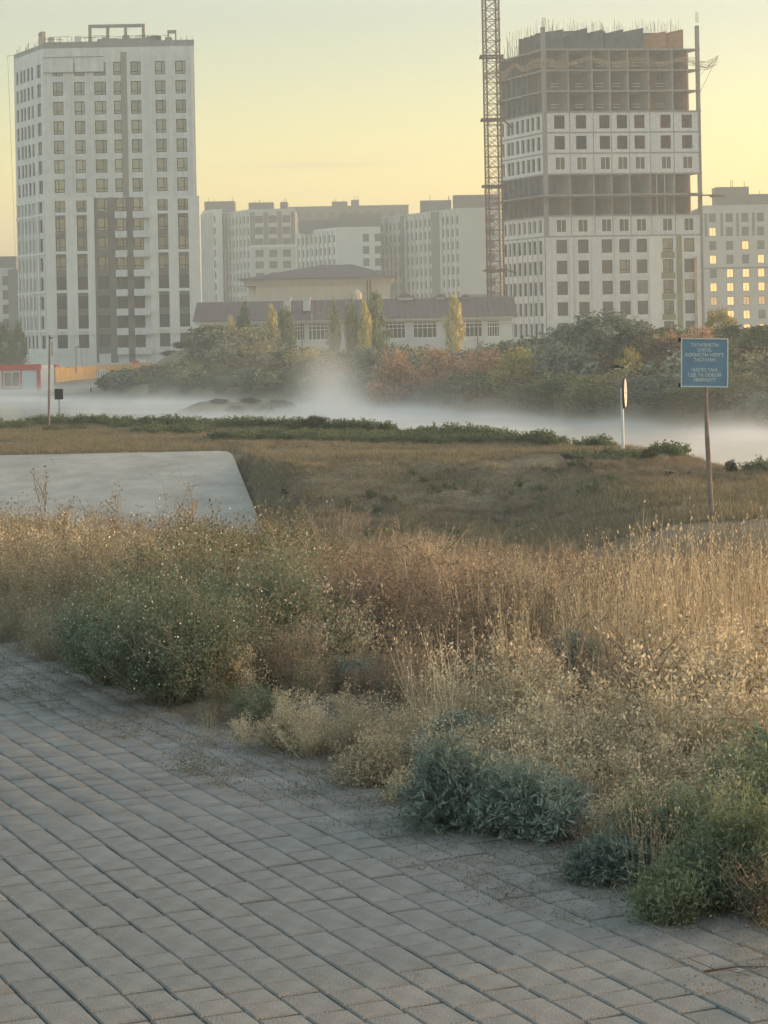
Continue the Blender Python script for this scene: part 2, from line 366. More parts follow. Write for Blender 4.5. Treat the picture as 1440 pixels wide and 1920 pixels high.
# ---------------------------------------------------------------- facade helpers
class Face:
    """a vertical wall plane: origin, direction along the wall (seen from outside, left to right), inward direction"""
    def __init__(s, ox, oy, ux, uy):
        s.o = (ox, oy); s.u = (ux, uy); s.n = (-uy, ux)          # inward = u rotated +90 deg
        s.rz = math.atan2(uy, ux)
    def __call__(s, u, d, z): return (s.o[0]+s.u[0]*u+s.n[0]*d, s.o[1]+s.u[1]*u+s.n[1]*d, z)
def wall(mb, F_, u0, u1, z0, z1, ops, dep=.3, m=0, mr=None):
    us = sorted({u0, u1, *[o[0] for o in ops], *[o[1] for o in ops]}); zs = sorted({z0, z1, *[o[2] for o in ops], *[o[3] for o in ops]})
    us = [u for u in us if u0 <= u <= u1]; zs = [z for z in zs if z0 <= z <= z1]
    for a, b in zip(us[:-1], us[1:]):
        run = None
        for c, d in zip(zs[:-1], zs[1:]):
            mu, mz = (a+b)/2, (c+d)/2
            if any(o[0] < mu < o[1] and o[2] < mz < o[3] for o in ops):
                if run: mb.quad(F_(a, 0, run[0]), F_(b, 0, run[0]), F_(b, 0, run[1]), F_(a, 0, run[1]), m); run = None
            else: run = (run[0], d) if run else (c, d)
        if run: mb.quad(F_(a, 0, run[0]), F_(b, 0, run[0]), F_(b, 0, run[1]), F_(a, 0, run[1]), m)
    mr = m if mr is None else mr
    for a, b, c, d in ops:
        mb.quad(F_(a, 0, c), F_(a, dep, c), F_(a, dep, d), F_(a, 0, d), mr); mb.quad(F_(b, dep, c), F_(b, 0, c), F_(b, 0, d), F_(b, dep, d), mr)
        mb.quad(F_(a, 0, c), F_(b, 0, c), F_(b, dep, c), F_(a, dep, c), mr); mb.quad(F_(a, dep, d), F_(b, dep, d), F_(b, 0, d), F_(a, 0, d), mr)
_wc = {}
def window_meshes(w_, h_, style, fm, gm):
    key = (round(w_, 2), round(h_, 2), style, fm, gm)
    if key in _wc: return _wc[key]
    t = .11; fr = MB()
    fr.box(0, 0, 0, w_, .08, t); fr.box(0, 0, h_-t, w_, .08, h_); fr.box(0, 0, t, t, .08, h_-t); fr.box(w_-t, 0, t, w_, .08, h_-t)
    if style == 'split':
        x = w_*.64; fr.box(x, .01, t, x+.11, .075, h_-t); fr.box(t, .012, h_*.24, x, .07, h_*.24+.10); fr.box(x+.07, .012, h_*.24, w_-t, .07, h_*.24+.10)
    elif style == 'split2':
        x = w_*.33; fr.box(x, .01, t, x+.11, .075, h_-t); fr.box(t, .012, h_*.24, x, .07, h_*.24+.10); fr.box(x+.07, .012, h_*.24, w_-t, .07, h_*.24+.10)
    elif style == 'half':
        x = w_*.5; fr.box(x-.03, .01, t, x+.04, .075, h_-t)
    elif style == 'grid':
        for i in range(1, 5): fr.box(w_*i/5-.04, .01, t, w_*i/5+.04, .075, h_-t)
        fr.box(t, .02, h_*.6, w_-t, .07, h_*.6+.08)
    pn = MB(); pn.box(t, .045, t, w_-t, .06, h_-t)
    r = (fr.mesh('window', M[fm]), pn.mesh('pane', M[gm])); _wc[key] = r; return r
def window(root, F_, uc, zc, w_, h_, style='split', fm='frame_dark', gm='glass', dep=.18):
    a, b = window_meshes(w_, h_, style, fm, gm)
    o = link('window', a, root, F_(uc-w_/2, dep, zc-h_/2), F_.rz); link('pane', b, o); return o
def prism(mb, pts, z0, z1, m=0):
    n = len(pts); mb.add([(p[0], p[1], z0) for p in pts]+[(p[0], p[1], z1) for p in pts],
        [tuple(range(n-1, -1, -1)), tuple(range(n, 2*n))]+[(i, (i+1) % n, n+(i+1) % n, n+i) for i in range(n)], m)

# ---------------------------------------------------------------- left tower (finished windows, half clad)
def left_tower():
    sc = 332/F; X0 = -629.5*sc; Z0 = -2.9
    root = empty('apartment_tower', (X0, 332, 0), 'tall pale tower block at left, half clad, with empty portal frame on its roof', 'tower block')
    root.location.z = Z0
    dz = -Z0
    W = 22.0; lx, ly = -.454, .891; LL = 13.7
    Ff = Face(0, 0, 1, 0)
    Fl = Face(lx*LL, ly*LL, -lx, -ly)
    cols = [2.09, 5.19, 8.22, 10.94, 13.42, 16.99, 19.94]
    rows = [40.5-2.83*k+dz for k in range(16)]
    top = 43.6+dz
    ww = [1.5, 1.5, 1.7, 1.55, 1.5, 1.5, 1.5]; hh = 1.95
    ops = [(c-w_/2, c+w_/2, r-hh/2, r+hh/2) for c, w_ in zip(cols, ww) for r in rows if r > 1]
    mb = MB(); wall(mb, Ff, 0, W, 0, top, ops, .3)
    lc = [(2.1, 1.9), (5.2, 1.0), (7.0, 1.1), (8.8, 1.0), (10.3, 1.0), (12.2, 1.0)]
    opl = [(LL-c-w_/2, LL-c+w_/2, r-hh/2, r+hh/2) for c, w_ in lc for r in rows if r > 1]
    wall(mb, Fl, 0, LL, 0, top, opl, .3)
    B = (W, 0); Cc = (W-2, 16); D = (lx*LL, ly*LL)
    Fr = Face(W, 0, -.124, .992)
    mb.quad(Fr(0, 0, 0), Fr(16, 0, 0), Fr(16, 0, top), Fr(0, 0, top)); mb.quad((*Fr(16, 0, 0)[:2], 0), (*D, 0), (*D, top), (*Fr(16, 0, 0)[:2], top))
    mb.add([(0, 0, top), (W, 0, top), (*Fr(16, 0, 0)[:2], top), (*D, top)], [(0, 1, 2, 3)])
    mb.build('wall', M['render_grey'], root)
    for i, (c, w_) in enumerate(zip(cols, ww)):
        for k, r in enumerate(rows):
            if r > 1: window(root, Ff, c, r, w_, hh, 'split2' if i in (0,) else 'split', gm='glass' if k < 11 else 'glass_dark')
    for c, w_ in lc:
        for k, r in enumerate(rows):
            if r > 1: window(root, Fl, LL-c, r, w_, hh, 'half', gm='glass' if k < 6 else 'glass_dark')
    # cladding of the lower half
    zc = 21.75+dz; zb = 1.75+dz
    def panel(Fx, u0, u1, z0, z1, m, d=.12, name='cladding_panel'):
        b = MB(); b.box(u0, -d, z0, u1, -.003, z1, 0, Fx); b.build(name, M[m], root)
    e = [c-w_/2 for c, w_ in zip(cols, ww)]; f = [c+w_/2 for c, w_ in zip(cols, ww)]
    for u0, u1 in ((-.12, e[0]), (f[0], e[1]), (f[1], 7.0), (15.0, e[5]), (f[5], e[6]), (f[6], W+.35)):
        panel(Ff, u0, u1, zb, zc, 'render_pale', .16)
    bands = [zc-.02-.35, rows[7]-hh/2-.45, rows[9]-hh/2-.42, rows[11]-hh/2-.42, rows[13]-hh/2-.42]
    for ci in (0, 1, 5, 6):
        for zq in bands: panel(Ff, e[ci], f[ci], zq, zq+.36, 'render_pale', .13, 'cladding_band')
        for k in (8, 10, 12): panel(Ff, e[ci], f[ci], rows[k]-hh/2-.86, rows[k]-hh/2-.02, 'brown_panel', .02, 'spandrel_panel')
        for k in (8, 10, 12): panel(Ff, e[ci], f[ci], rows[k]+hh/2+.02, rows[k]+hh/2+.42, 'brown_panel', .02, 'spandrel_panel')
    # dark centre bay
    for u0, u1 in ((7.0, e[2]), (f[2], e[3]), (f[3], e[4])): panel(Ff, u0, u1, .6, zc, 'brown_panel', .05)
    for ci in (2, 3, 4):
        for k in range(7, 15): panel(Ff, e[ci], f[ci], rows[k]-hh/2-.86, rows[k]-hh/2-.02, 'brown_panel', .045, 'spandrel_panel')
    for k in range(7, 15):
        z = rows[k]-hh/2
        for u0, u1 in ((e[3]-.05, f[3]+.05), (e[4]+.05, 15.0)):
            b = MB(); b.box(u0, -.9, z-.95, u1, -.82, z-.05, 0, Ff); b.box(u0, -.9, z-1.05, u1, -.06, z-.95, 0, Ff)
            b.box(u0, -.82, z-.95, u0+.06, -.06, z-.05, 0, Ff); b.box(u1-.06, -.82, z-.95, u1, -.06, z-.05, 0, Ff)
            b.build('balcony', M['panel_pale'], root)
    # side cladding fins
    for c, w_ in lc+[(.35, .3)]:
        for s in (-1, 1):
            u = LL-c+s*(w_/2+.12); b = MB(); b.box(u-.1, -.18, zb, u+.1, -.003, zc, 0, Fl); b.build('cladding_fin', M['render_pale'], root)
    for q in range(5): b = MB(); b.box(0, -.14, bands[q], LL, -.004, bands[q]+.3, 0, Fl); b.build('cladding_band', M['render_pale'], root)
    # unclad top: ribs, tan strip, drop panels, grooves
    panel(Ff, 11.25, 12.15, zc, top-.7, 'tan_strip', .01)
    for u in (3.65, 6.75, 15.4, 18.3, 21.5): panel(Ff, u, u+.22, zc+.1, top-1.0, 'render_pale' if u > 18 else 'render_grey', .16, 'guide_rail')
    for u0 in (.15, 4.6): 
        panel(Ff, u0, u0+4.2, top-3.5, top-1.4, 'render_grey', .22, 'insulation_board')
    b = MB()
    for u0 in (.15, 4.6):
        b.box(u0-.08, -.30, top-3.62, u0+4.28, -.23, top-3.5, 0, Ff); b.box(u0-.08, -.30, top-1.4, u0+4.28, -.23, top-1.3, 0, Ff)
    b.build('hanging_platform_frame', M['steel'], root)
    # parapet, roof upstand
    b = MB(); b.box(0, .05, top, W, .3, top+.9, 0, Ff); b.box(W*.36, .06, top+.9, W*.72, .3, top+1.25, 0, Ff); b.build('parapet', M['concrete'], root)
    b = MB(); b.box(0, .05, top, LL-.1, .3, top+.7, 0, Fl); b.build('parapet', M['concrete'], root)
    def portal(x0, x1, n, z0, z1, F_, t=.45):
        b = MB()
        for i in range(n): 
            u = x0+(x1-x0)*i/(n-1); b.box(u-t/2, .8, z0, u+t/2, 1.3, z1, 0, F_)
        b.box(x0-t/2, .78, z1, x1+t/2, 1.32, z1+.45, 0, F_); b.build('roof_portal', M['concrete'], root)
    portal(6.8, 14.6, 4, top, top+3.0, Ff)
    portal(18.2, 19.3, 2, top, top+2.0, Ff, .22)
    portal(9.6, 11.0, 2, top, top+2.4, Fl, .25)
    b = MB()
    for i in range(60):
        u = rnd.uniform(0, W); h = rnd.uniform(.5, 1.6); b.bar(Ff(u, rnd.uniform(.3, 2), top), Ff(u+rnd.uniform(-.3, .3), .5, top+.9+h*.6), .03)
    for i in range(26):
        u = rnd.uniform(0, LL); b.bar(Fl(u, .4, top), Fl(u+rnd.uniform(-.3, .3), .5, top+.7+rnd.uniform(.3, 1.2)), .03)
    for i in range(8):
        u = rnd.uniform(0, W-4); b.bar(Ff(u, .4, top+1.5+rnd.uniform(-.2, .3)), Ff(u+rnd.uniform(2, 5), .4, top+1.4+rnd.uniform(-.2, .4)), .04)
    o = b.build('rebar_and_scaffold', M['rebar'], root); o['kind'] = 'stuff'
    for i in range(14):
        u = rnd.uniform(1, W-1); b = MB(); s = rnd.uniform(.2, .6); b.box(u-s, .5, top+.02, u+s, 1.4, top+.9+rnd.uniform(.2, .9), 0, Ff); b.build('roof_material_stack', M[rnd.choice(['panel_pale', 'concrete', 'steel'])], root)
    # guard line hanging at the left edge and right seam
    b = MB(); b.bar((lx*LL-.9, ly*LL, top+.5), (lx*LL-.2, ly*LL, 12), .03); b.bar((lx*LL-1, ly*LL, top+.5), (lx*LL, ly*LL, top+.6), .04); b.build('guard_line', M['steel'], root)
left_tower()

# ---------------------------------------------------------------- right tower (raw concrete frame)
def right_tower():
    A = at(1022, 350, 330); Z0 = -3.2
    root = empty('unfinished_tower', (A.x, 330, Z0), 'unfinished concrete tower at right with open floors, window panels and starter bars on top', 'tower block')
    fu = Vector((math.cos(R(8)), math.sin(R(8)))); lv = Vector((-.375, .927)); W, LL = 23.3, 15.0
    Ff = Face(0, 0, fu.x, fu.y); Fl = Face(lv.x*LL, lv.y*LL, -lv.x, -lv.y)
    def pt(u, v, z): return (fu.x*u+lv.x*v, fu.y*u+lv.y*v, z)
    lev = [41.9-3.01*k-Z0 for k in range(16)]; lev[15] = 0
    bd = [0.15, 3.8, 7.3, 9.95, 12.65, 15.75, 19.3, 21.6]
    wc = [2.3, 5.5, 9.0, 11.6, 14.2, 18.1, 21.3]
    lw = [1.9, 3.8, 5.4, 7.2, 9.0, 10.8, 12.1, 13.9]
    openk = (1, 2, 3, 7, 8)
    # slabs
    for k in range(0, 15):
        b = MB(); e = .12 if k < 4 or k in (6, 7, 8) else -.02
        P = [pt(-e, -e, 0), pt(W+e, -e, 0), pt(W+e, LL, 0), pt(-e, LL+e, 0)]
        prism(b, P, lev[k]-.2, lev[k]+.02); b.build('floor_slab', M['concrete'], root)
    # core and cross walls
    b = MB()
    for k in openk:
        z0, z1 = lev[k]+.02, lev[k-1]-.2
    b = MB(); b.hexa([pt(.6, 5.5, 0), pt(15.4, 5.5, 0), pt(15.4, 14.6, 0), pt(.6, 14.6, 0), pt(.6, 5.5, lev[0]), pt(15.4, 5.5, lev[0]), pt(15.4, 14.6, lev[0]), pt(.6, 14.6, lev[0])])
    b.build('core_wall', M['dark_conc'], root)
    b = MB(); b.hexa([pt(15.9, 4.5, 0), pt(21.4, 4.5, 0), pt(21.4, 14.0, 0), pt(15.9, 14.0, 0), pt(15.9, 4.5, lev[0]), pt(21.4, 4.5, lev[0]), pt(21.4, 14.0, lev[0]), pt(15.9, 14.0, lev[0])])
    b.build('infill_wall', M['block_sun'], root)
    for k in openk:
        z0, z1 = lev[k]+.02, lev[k-1]-.2
        for u in bd[1:]:
            b = MB(); t = .1; b.hexa([pt(u-t, .1, z0), pt(u+t, .1, z0), pt(u+t, 5.5, z0), pt(u-t, 5.5, z0), pt(u-t, .1, z1), pt(u+t, .1, z1), pt(u+t, 5.5, z1), pt(u-t, 5.5, z1)])
            b.build('cross_wall', M['block_sun' if u > 19.5 else 'concrete'], root)
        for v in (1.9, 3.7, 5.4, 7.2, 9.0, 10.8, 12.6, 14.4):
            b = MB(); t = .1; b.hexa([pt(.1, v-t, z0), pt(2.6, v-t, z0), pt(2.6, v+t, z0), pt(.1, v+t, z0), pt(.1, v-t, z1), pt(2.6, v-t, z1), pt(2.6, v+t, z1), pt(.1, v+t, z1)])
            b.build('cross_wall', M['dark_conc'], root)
        if k in (1, 2, 3):
            for u in (1.8, 5.4, 8.5, 11, 14, 17.5):
                b = MB(); b.bar(pt(u-.6, .3, z0+1.0), pt(u+.6, .3, z0+1.0), .035); b.bar(pt(u-.6, .3, z0+.55), pt(u+.6, .3, z0+.55), .035); b.build('guard_rail', M['white_paint'], root)
        else:
            for u in (16.8, 18.0):
                b = MB(); b.bar(pt(u, .4, z0), pt(u, .4, z1), .06); b.build('prop', M['white_paint'], root)
    for k in list(range(4, 7))+list(range(9, 16)):
        b = MB(); z0, z1 = lev[k]+.02, lev[k-1]-.22; b.hexa([pt(21.5, 3.0, z0), pt(W-.2, 3.0, z0), pt(W-.2, 3.3, z0), pt(21.5, 3.3, z0), pt(21.5, 3.0, z1), pt(W-.2, 3.0, z1), pt(W-.2, 3.3, z1), pt(21.5, 3.3, z1)]); b.build('infill_wall', M['block_sun'], root)
        b = MB(); b.hexa([pt(W-.25, .3, z0), pt(W-.02, .3, z0), pt(W-.02, 14, z0), pt(W-.25, 14, z0), pt(W-.25, .3, z1), pt(W-.02, .3, z1), pt(W-.02, 14, z1), pt(W-.25, 14, z1)]); b.build('end_wall', M['concrete'], root)
    # corner and end columns
    for (u, v, s, top_) in ((-.05, -.05, .5, lev[0]+3.2), (W-.35, .0, .45, lev[0]+3.4), (.0, LL-.5, .45, lev[0]+.3), (W-.4, 8, .4, lev[0]+.3)):
        b = MB(); b.hexa([pt(u, v, 0), pt(u+s, v, 0), pt(u+s, v+s, 0), pt(u, v+s, 0), pt(u, v, top_), pt(u+s, v, top_), pt(u+s, v+s, top_), pt(u, v+s, top_)]); b.build('column', M['concrete'], root)
    # stub walls of the top storey
    segs = [(-.0, 3.7, 3.0), (3.95, 4.6, 2.2), (5.0, 7.2, 3.2), (7.4, 9.6, 3.0), (9.65, 9.9, 2.8), (10.3, 12.6, 3.0), (12.8, 15.6, 3.2), (16, 19, 2.7), (19.2, 21.6, 3.0)]
    for i, (u0, u1, h) in enumerate(segs):
        b = MB(); z = lev[0]+.02; v0, v1 = 1.2, 1.45
        b.hexa([pt(u0, v0+1, z), pt(u1, v0, z), pt(u1, v1, z), pt(u0, v1+1, z), pt(u0, v0+1, z+h-.5), pt(u1, v0, z+h), pt(u1, v1, z+h), pt(u0, v1+1, z+h-.5)])
        b.build('formwork_panel', M['dark_conc' if i < 7 else 'block_sun'], root)
    for v0 in (2, 4, 6, 8.2, 10.0):
        b = MB(); z = lev[0]+.02; b.hexa([pt(1.0, v0, z), pt(6, v0, z), pt(6, v0+.25, z), pt(1.0, v0+.25, z), pt(1.0, v0, z+2.7), pt(6, v0, z+2.9), pt(6, v0+.25, z+2.9), pt(1.0, v0+.25, z+2.7)]); b.build('formwork_panel', M['dark_conc'], root)
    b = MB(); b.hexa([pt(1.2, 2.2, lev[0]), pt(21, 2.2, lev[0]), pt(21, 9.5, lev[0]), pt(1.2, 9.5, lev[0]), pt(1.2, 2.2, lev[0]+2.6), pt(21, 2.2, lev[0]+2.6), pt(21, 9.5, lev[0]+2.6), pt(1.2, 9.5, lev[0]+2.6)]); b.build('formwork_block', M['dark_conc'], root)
    b = MB()
    for i in range(150):
        u = rnd.uniform(.2, 21.5); v = rnd.uniform(.8, 3); z = lev[0]+2.5; b.bar(pt(u, v, z), pt(u+rnd.uniform(-.25, .25), v, z+rnd.uniform(.7, 2.1)), .022)
    for i in range(60):
        v = rnd.uniform(.5, 14.5); u = rnd.uniform(0, .8); b.bar(pt(u, v, lev[0]), pt(u+rnd.uniform(-.2, .2), v, lev[0]+rnd.uniform(1.5, 4.2)), .022)
    for i in range(5): b.bar(pt(W-.35+i*.1, .1, lev[0]+3.8), pt(W-.35+i*.1, .1, lev[0]+5.4), .022)
    for i in range(6): b.bar(pt(.1+i*.1, .2, lev[0]+3.2), pt(.1+i*.1, .2, lev[0]+4.6), .022)
    o = b.build('starter_bars', M['rebar'], root); o['kind'] = 'stuff'
    # enclosed storeys
    for k in list(range(4, 7))+list(range(9, 16)):
        z0 = lev[k]+.02; z1 = lev[k-1]-.2 if k < 15 else lev[14]-.2
        zc = (z0+z1)/2+.05; hh = 1.95
        up = k < 10
        if up:
            for i in range(7):
                u0, u1 = bd[i]+.04, (bd[i+1]-.04 if i < 6 else W-.02)
                if i == 6: u0 = bd[6]+.04
                b = MB(); wall(b, Ff, u0, u1, z0, z1, [(wc[i]-.78, wc[i]+.78, zc-hh/2, zc+hh/2)], .25)
                b.build('wall_panel', M['panel_pale'], root)
                if k in (6, 9):
                    window(root, Ff, wc[i], zc, 1.56, hh, 'half', 'white_paint', 'glass_dark', -.03)
        else:
            b = MB(); wall(b, Ff, 0.02, W-.02, z0-.24, z1+.02, [(c-.78, c+.78, zc-hh/2, zc+hh/2) for c in wc], .3)
            b.build('wall_panel', M['render_grey'], root)
            for i, c in enumerate(wc): window(root, Ff, c, zc, 1.56, hh, 'split' if i % 2 else 'plain', 'frame_dark', rnd.choice(['glass_dark', 'glass_dark', 'glass_dark', 'glass']))
        b = MB(); wall(b, Fl, 0.02, LL-.05, z0-(0 if up else .24), z1+(0 if up else .02), [(LL-c-.55, LL-c+.55, zc-hh/2, zc+hh/2) for c in lw], .25)
        b.build('wall_panel', M['panel_pale' if up else 'render_grey'], root)
        if not up or k == 9:
            for c in lw: window(root, Fl, LL-c, zc, 1.1, hh, 'plain', 'frame_dark' if not up else 'white_paint', 'glass_dark')
    # pilasters on the clad storeys
    zt = lev[9]-.2
    for u0, u1 in ((-.1, .9), (3.35, 3.9), (4.1, 4.45), (6.7, 7.6), (10.1, 10.55), (12.6, 13.1), (15.2, 17.0)):
        b = MB(); b.box(u0, -.14, 0, u1, -.003, zt, 0, Ff); b.build('pilaster', M['panel_pale' if u0 != 15.2 else 'render_pale'], root)
    for k in range(10, 15):
        b = MB(); b.box(17.05, -.05, lev[k]-.4, 19.1, -.003, lev[k]+.5, 0, Ff); b.build('spandrel_panel', M['olive'], root)
    b = MB(); b.box(19.35, -.09, 0, 20.15, -.003, zt, 0, Ff); b.build('service_duct', M['olive'], root)
    b = MB(); b.box(21.9, -.45, 0, 22.25, -.12, lev[10]-.3, 0, Ff); b.build('rubbish_chute', M['net'], root)
    for v in (2.9, 4.6, 6.3, 8.1, 9.9, 11.5, 13.0, 14.6):
        b = MB(); b.box(LL-v-.16, -.12, 0, LL-v+.16, -.003, zt, 0, Fl); b.build('pilaster', M['panel_pale'], root)
    # catch platforms
    for z, ov in ((lev[7]-.35, 2.0), (lev[2]-.15, .5), (lev[0]-.3, .7)):
        b = MB(); b.box(-1.0, -ov, z-.12, W+1.6, -.14, z, 0, Ff)
        for i in range(14): b.bar(Ff(i*1.75, -ov, z), Ff(i*1.75, -ov, z+.9), .03)
        if ov > 1: b.box(W+1.3, -.3, z-.3, W+3.4, .3, z+.05, 0, Ff); b.build('catch_platform', M['rebar'], root)
        if ov > 1: b = MB(); b.box(-.3, -1.6, z-.12, LL, -.14, z, 0, Fl); b.build('catch_platform', M['rebar'], root)
    # sagging net round the upper floor
    b = MB(); zc = lev[1]+1.0
    path = [Fl(-2.5, -1.4, 0)]+[Fl(x, -1.1, 0) for x in np.arange(0, LL, 1.0)]+[Ff(x, -1.3, 0) for x in np.arange(0, W, 1.0)]+[Ff(W+1, -1.3, 0), Ff(W+2.6, -1.0, 0)]
    rows_ = []
    for j in range(6):
        row = []
        for i, p in enumerate(path):
            s = math.sin(i*.9)*.35+rnd.uniform(-.12, .12); row.append(Vector((p[0]+rnd.uniform(-.1, .1), p[1]+.18*j, zc+s+.30-.16*j*(1+.5*math.sin(i*.5)) + (.8 if i == len(path)-1 else 0))))
        rows_.append(row)
    for j in range(6):
        for i in range(len(path)-1):
            b.bar(rows_[j][i], rows_[j][i+1], .035)
            if j < 5: b.bar(rows_[j][i], rows_[j+1][i], .03); b.bar(rows_[j][i], rows_[j+1][i+1], .02); b.bar((rows_[j][i]+rows_[j][i+1])/2, rows_[j+1][i], .02)
    e0 = rows_[0][-1]; b.bar(e0, Ff(W, .1, zc-4.5), .04); b.bar(e0, Ff(W, .1, zc-2), .04); b.bar(rows_[0][0], Fl(0, .1, zc-1.5), .04)
    o = b.build('safety_net', M['net'], root); o['kind'] = 'stuff'
right_tower()

# ---------------------------------------------------------------- crane mast
def crane():
    Y = 326; p = at(927, 400, Y); Z0 = -3.2
    root = empty('tower_crane', (p.x, Y, Z0), 'rust red lattice mast of a tower crane standing beside the unfinished tower', 'crane')
    b = MB(); S, H = 1.95, 3.0; h = S/2
    cs = [(-h, -h), (h, -h), (h, h), (-h, h)]
    for x, y in cs: b.box(x-.09, y-.09, 0, x+.09, y+.09, H)
    for i in range(4):
        (x0, y0), (x1, y1) = cs[i], cs[(i+1) % 4]
        for k in range(2):
            z = k*H/2; b.bar((x0, y0, z+.05), (x1, y1, z+.05), .07)
            b.bar((x0, y0, z), (x1, y1, z+H/2), .05); b.bar((x1, y1, z), (x0, y0, z+H/2), .05)
    b.box(-h-.16, -h-.16, 0, -h+.14, -h+.14, .2); b.box(h-.14, -h-.16, 0, h+.16, -h+.14, .2)
    me = b.mesh('mast_section', M['steel_rust'])
    for k in range(19): link('mast_section', me, root, (0, 0, .8+k*H), R(12))
    b = MB(); b.box(-2.4, -2.4, 0, 2.4, 2.4, .8); b.build('footing', M['concrete'], root)
    for z in (34.5, 25, 13, 43.5):
        b = MB(); b.box(-1.7, -1.7, z, 1.7, -1.3, z+.25); b.box(-1.7, 1.3, z, 1.7, 1.7, z+.25); b.box(-1.7, -1.3, z, -1.3, 1.3, z+.25); b.box(1.3, -1.3, z, 1.7, 1.3, z+.25)
        b.bar((1.5, 0, z+.1), (3.6, 14, z+.1), .12); b.build('tie_collar', M['steel_rust'], root)
crane()

# ---------------------------------------------------------------- apartment blocks far behind
def block(label, xc, xr, ytop, Y, wm_='mid_apt', xl=None, pitch=3.0, fcols=(), lcols=None, fins=False, lfins=False, nrows=9, ytl=None,
          attic=(), fw=1.5, lwid=1.0, gold=False, gapcols=(), lang=26, wd=1.8, top_dark=0, dark_gaps=(), depth=12, grp=None, fwm=None):
    c = at(xc, ytop, Y); r = at(xr, ytop, Y); Z0 = -2.8
    root = empty('apartment_block', (c.x, Y, Z0), label, 'apartment block', grp)
    W = r.x-c.x; top = c.z-Z0
    Ff = Face(0, 0, 1, 0); la = R(lang); lx, ly = -math.sin(la), math.cos(la)
    rows = [top-2.2-pitch*k for k in range(nrows) if top-2.2-pitch*k > 1.5]
    hh = 1.9
    b = MB(); ops = [(u-fw/2, u+fw/2, z-hh/2, z+hh/2) for u in fcols for z in rows]
    wall(b, Ff, 0, W, 0, top, ops, .3); b.build('wall', M[fwm or wm_], root)
    for u in fcols:
        for i, z in enumerate(rows):
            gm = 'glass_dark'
            if gold and (i >= 3 or rnd.random() < .25) and rnd.random() < .85: gm = rnd.choice(['glass_gold', 'glass_gold', 'glass_glint_dim'])  # gold: panes that carry the painted golden reflection
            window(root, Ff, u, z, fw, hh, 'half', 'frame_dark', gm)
    if xl is not None:
        q = (at(xl, ytop, Y).x)/Y; LL = (c.x-q*Y)/(q*ly-lx)
        Fl = Face(lx*LL, ly*LL, -lx, -ly)
        n = lcols or 6; us = [LL*(i+.5)/n for i in range(n)]
        us = [u for u in us if not any(g0 < u/LL < g1 for g0, g1 in dark_gaps)]
        b = MB(); wall(b, Fl, 0, LL, 0, top, [(u-lwid/2, u+lwid/2, z-hh/2, z+hh/2) for u in us for z in rows], .3); b.build('wall', M[wm_], root)
        for u in us:
            for z in rows: window(root, Fl, u, z, lwid, hh, 'plain', 'frame_dark', 'glass_dark')
        if lfins:
            for i, u in enumerate(us):
                b = MB(); b.box(u-lwid/2-.45, -.4, rows[-1]-2, u-lwid/2-.05, -.003, top-.2, 0, Fl); b.build('facade_fin', M['pale_apt'], root)
        for g0, g1 in dark_gaps:
            b = MB(); b.box(g0*LL, -.1, 0, g1*LL, -.003, top+.3, 0, Fl); b.build('recess_panel', M['grey_apt'], root)
        D = Fl(0, 0, 0)
    else: D = (0, depth, 0); LL = depth
    E = (W, max(depth, D[1]), 0)
    b = MB(); b.add([(0, 0, top), (W, 0, top), (E[0], E[1], top), (D[0], D[1], top), (E[0], E[1], 0), (W, 0, 0), (D[0], D[1], 0), (0, 0, 0)],
                    [(0, 1, 2, 3), (1, 5, 4, 2), (3, 2, 4, 6)]+([(0, 3, 6, 7)] if xl is None else [])); b.build('roof', M['grey_apt'], root)
    b = MB(); b.box(-.05, -.08, top, W+.05, .2, top+.5, 0, Ff)
    if xl is not None: b.box(0, -.08, top, LL-.2, .2, top+.5, 0, Fl)
    b.build('parapet', M[wm_], root)
    if fins:
        for i in range(len(fcols)+1):
            u = (fcols[i]-fw/2-.3) if i < len(fcols) else fcols[-1]+fw/2+.3
            b = MB(); b.box(u-.2, -.4, 1, u+.2, -.003, top-.2, 0, Ff); b.build('facade_fin', M['pale_apt'], root)
    for (a0, a1, yt, dd) in attic:
        p0, p1 = at(a0, yt, Y+dd), at(a1, yt, Y+dd)
        b = MB(); b.box(p0.x-c.x, dd, top-.02 if dd < 40 else 0, p1.x-c.x, dd+6, p0.z-Z0)
        for i in range(3):
            x = rnd.uniform(p0.x, p1.x)-c.x; b.bar((x, dd+1, p0.z-Z0), (x, dd+1, p0.z-Z0+rnd.uniform(.6, 1.6)), .08)
        b.build('rooftop_unit', M['grey_apt'], root)
    return root, Ff, top, W, rows
block('narrow ribbed apartment block just right of the pale tower', 404, 416, 396, 610, 'pale_apt', xl=379, lcols=6, lfins=True, nrows=9, attic=((383, 440, 378, 12),), lwid=1.3)
_r = block('cream fronted apartment block with dark attic behind the brown roofed hall', 468, 553, 396, 600, 'mid_apt', xl=414, lcols=8, nrows=10, fcols=(2.4, 6.0, 9.6), fw=2.1,
      attic=((466, 512, 380, 10), (525, 539, 379, 14)), lfins=True, lwid=1.1)
b = MB(); b.box(-.03, -.14, _r[2]-9.6, _r[3]+.03, -.004, _r[2]-8.9, 0, _r[1]); b.build('facade_band', M['pale_apt'], _r[0])
for u0, u1 in ((0.02, 1.3), (3.6, 4.8), (7.2, 8.4), (10.8, 11.8)):
    b = MB(); b.box(u0, -.06, _r[2]-8.9, u1, -.004, _r[2]-.3, 0, _r[1]); b.build('facade_panel', M['grey_apt'], _r[0])
block('long dark grey apartment block rising behind the paler ones', 540, 766, 391, 690, 'grey_apt', nrows=3, fcols=tuple(2.5+i*3.6 for i in range(10)), fw=1.8,
      attic=((622, 651, 378, 5), (658, 673, 375, 5)))
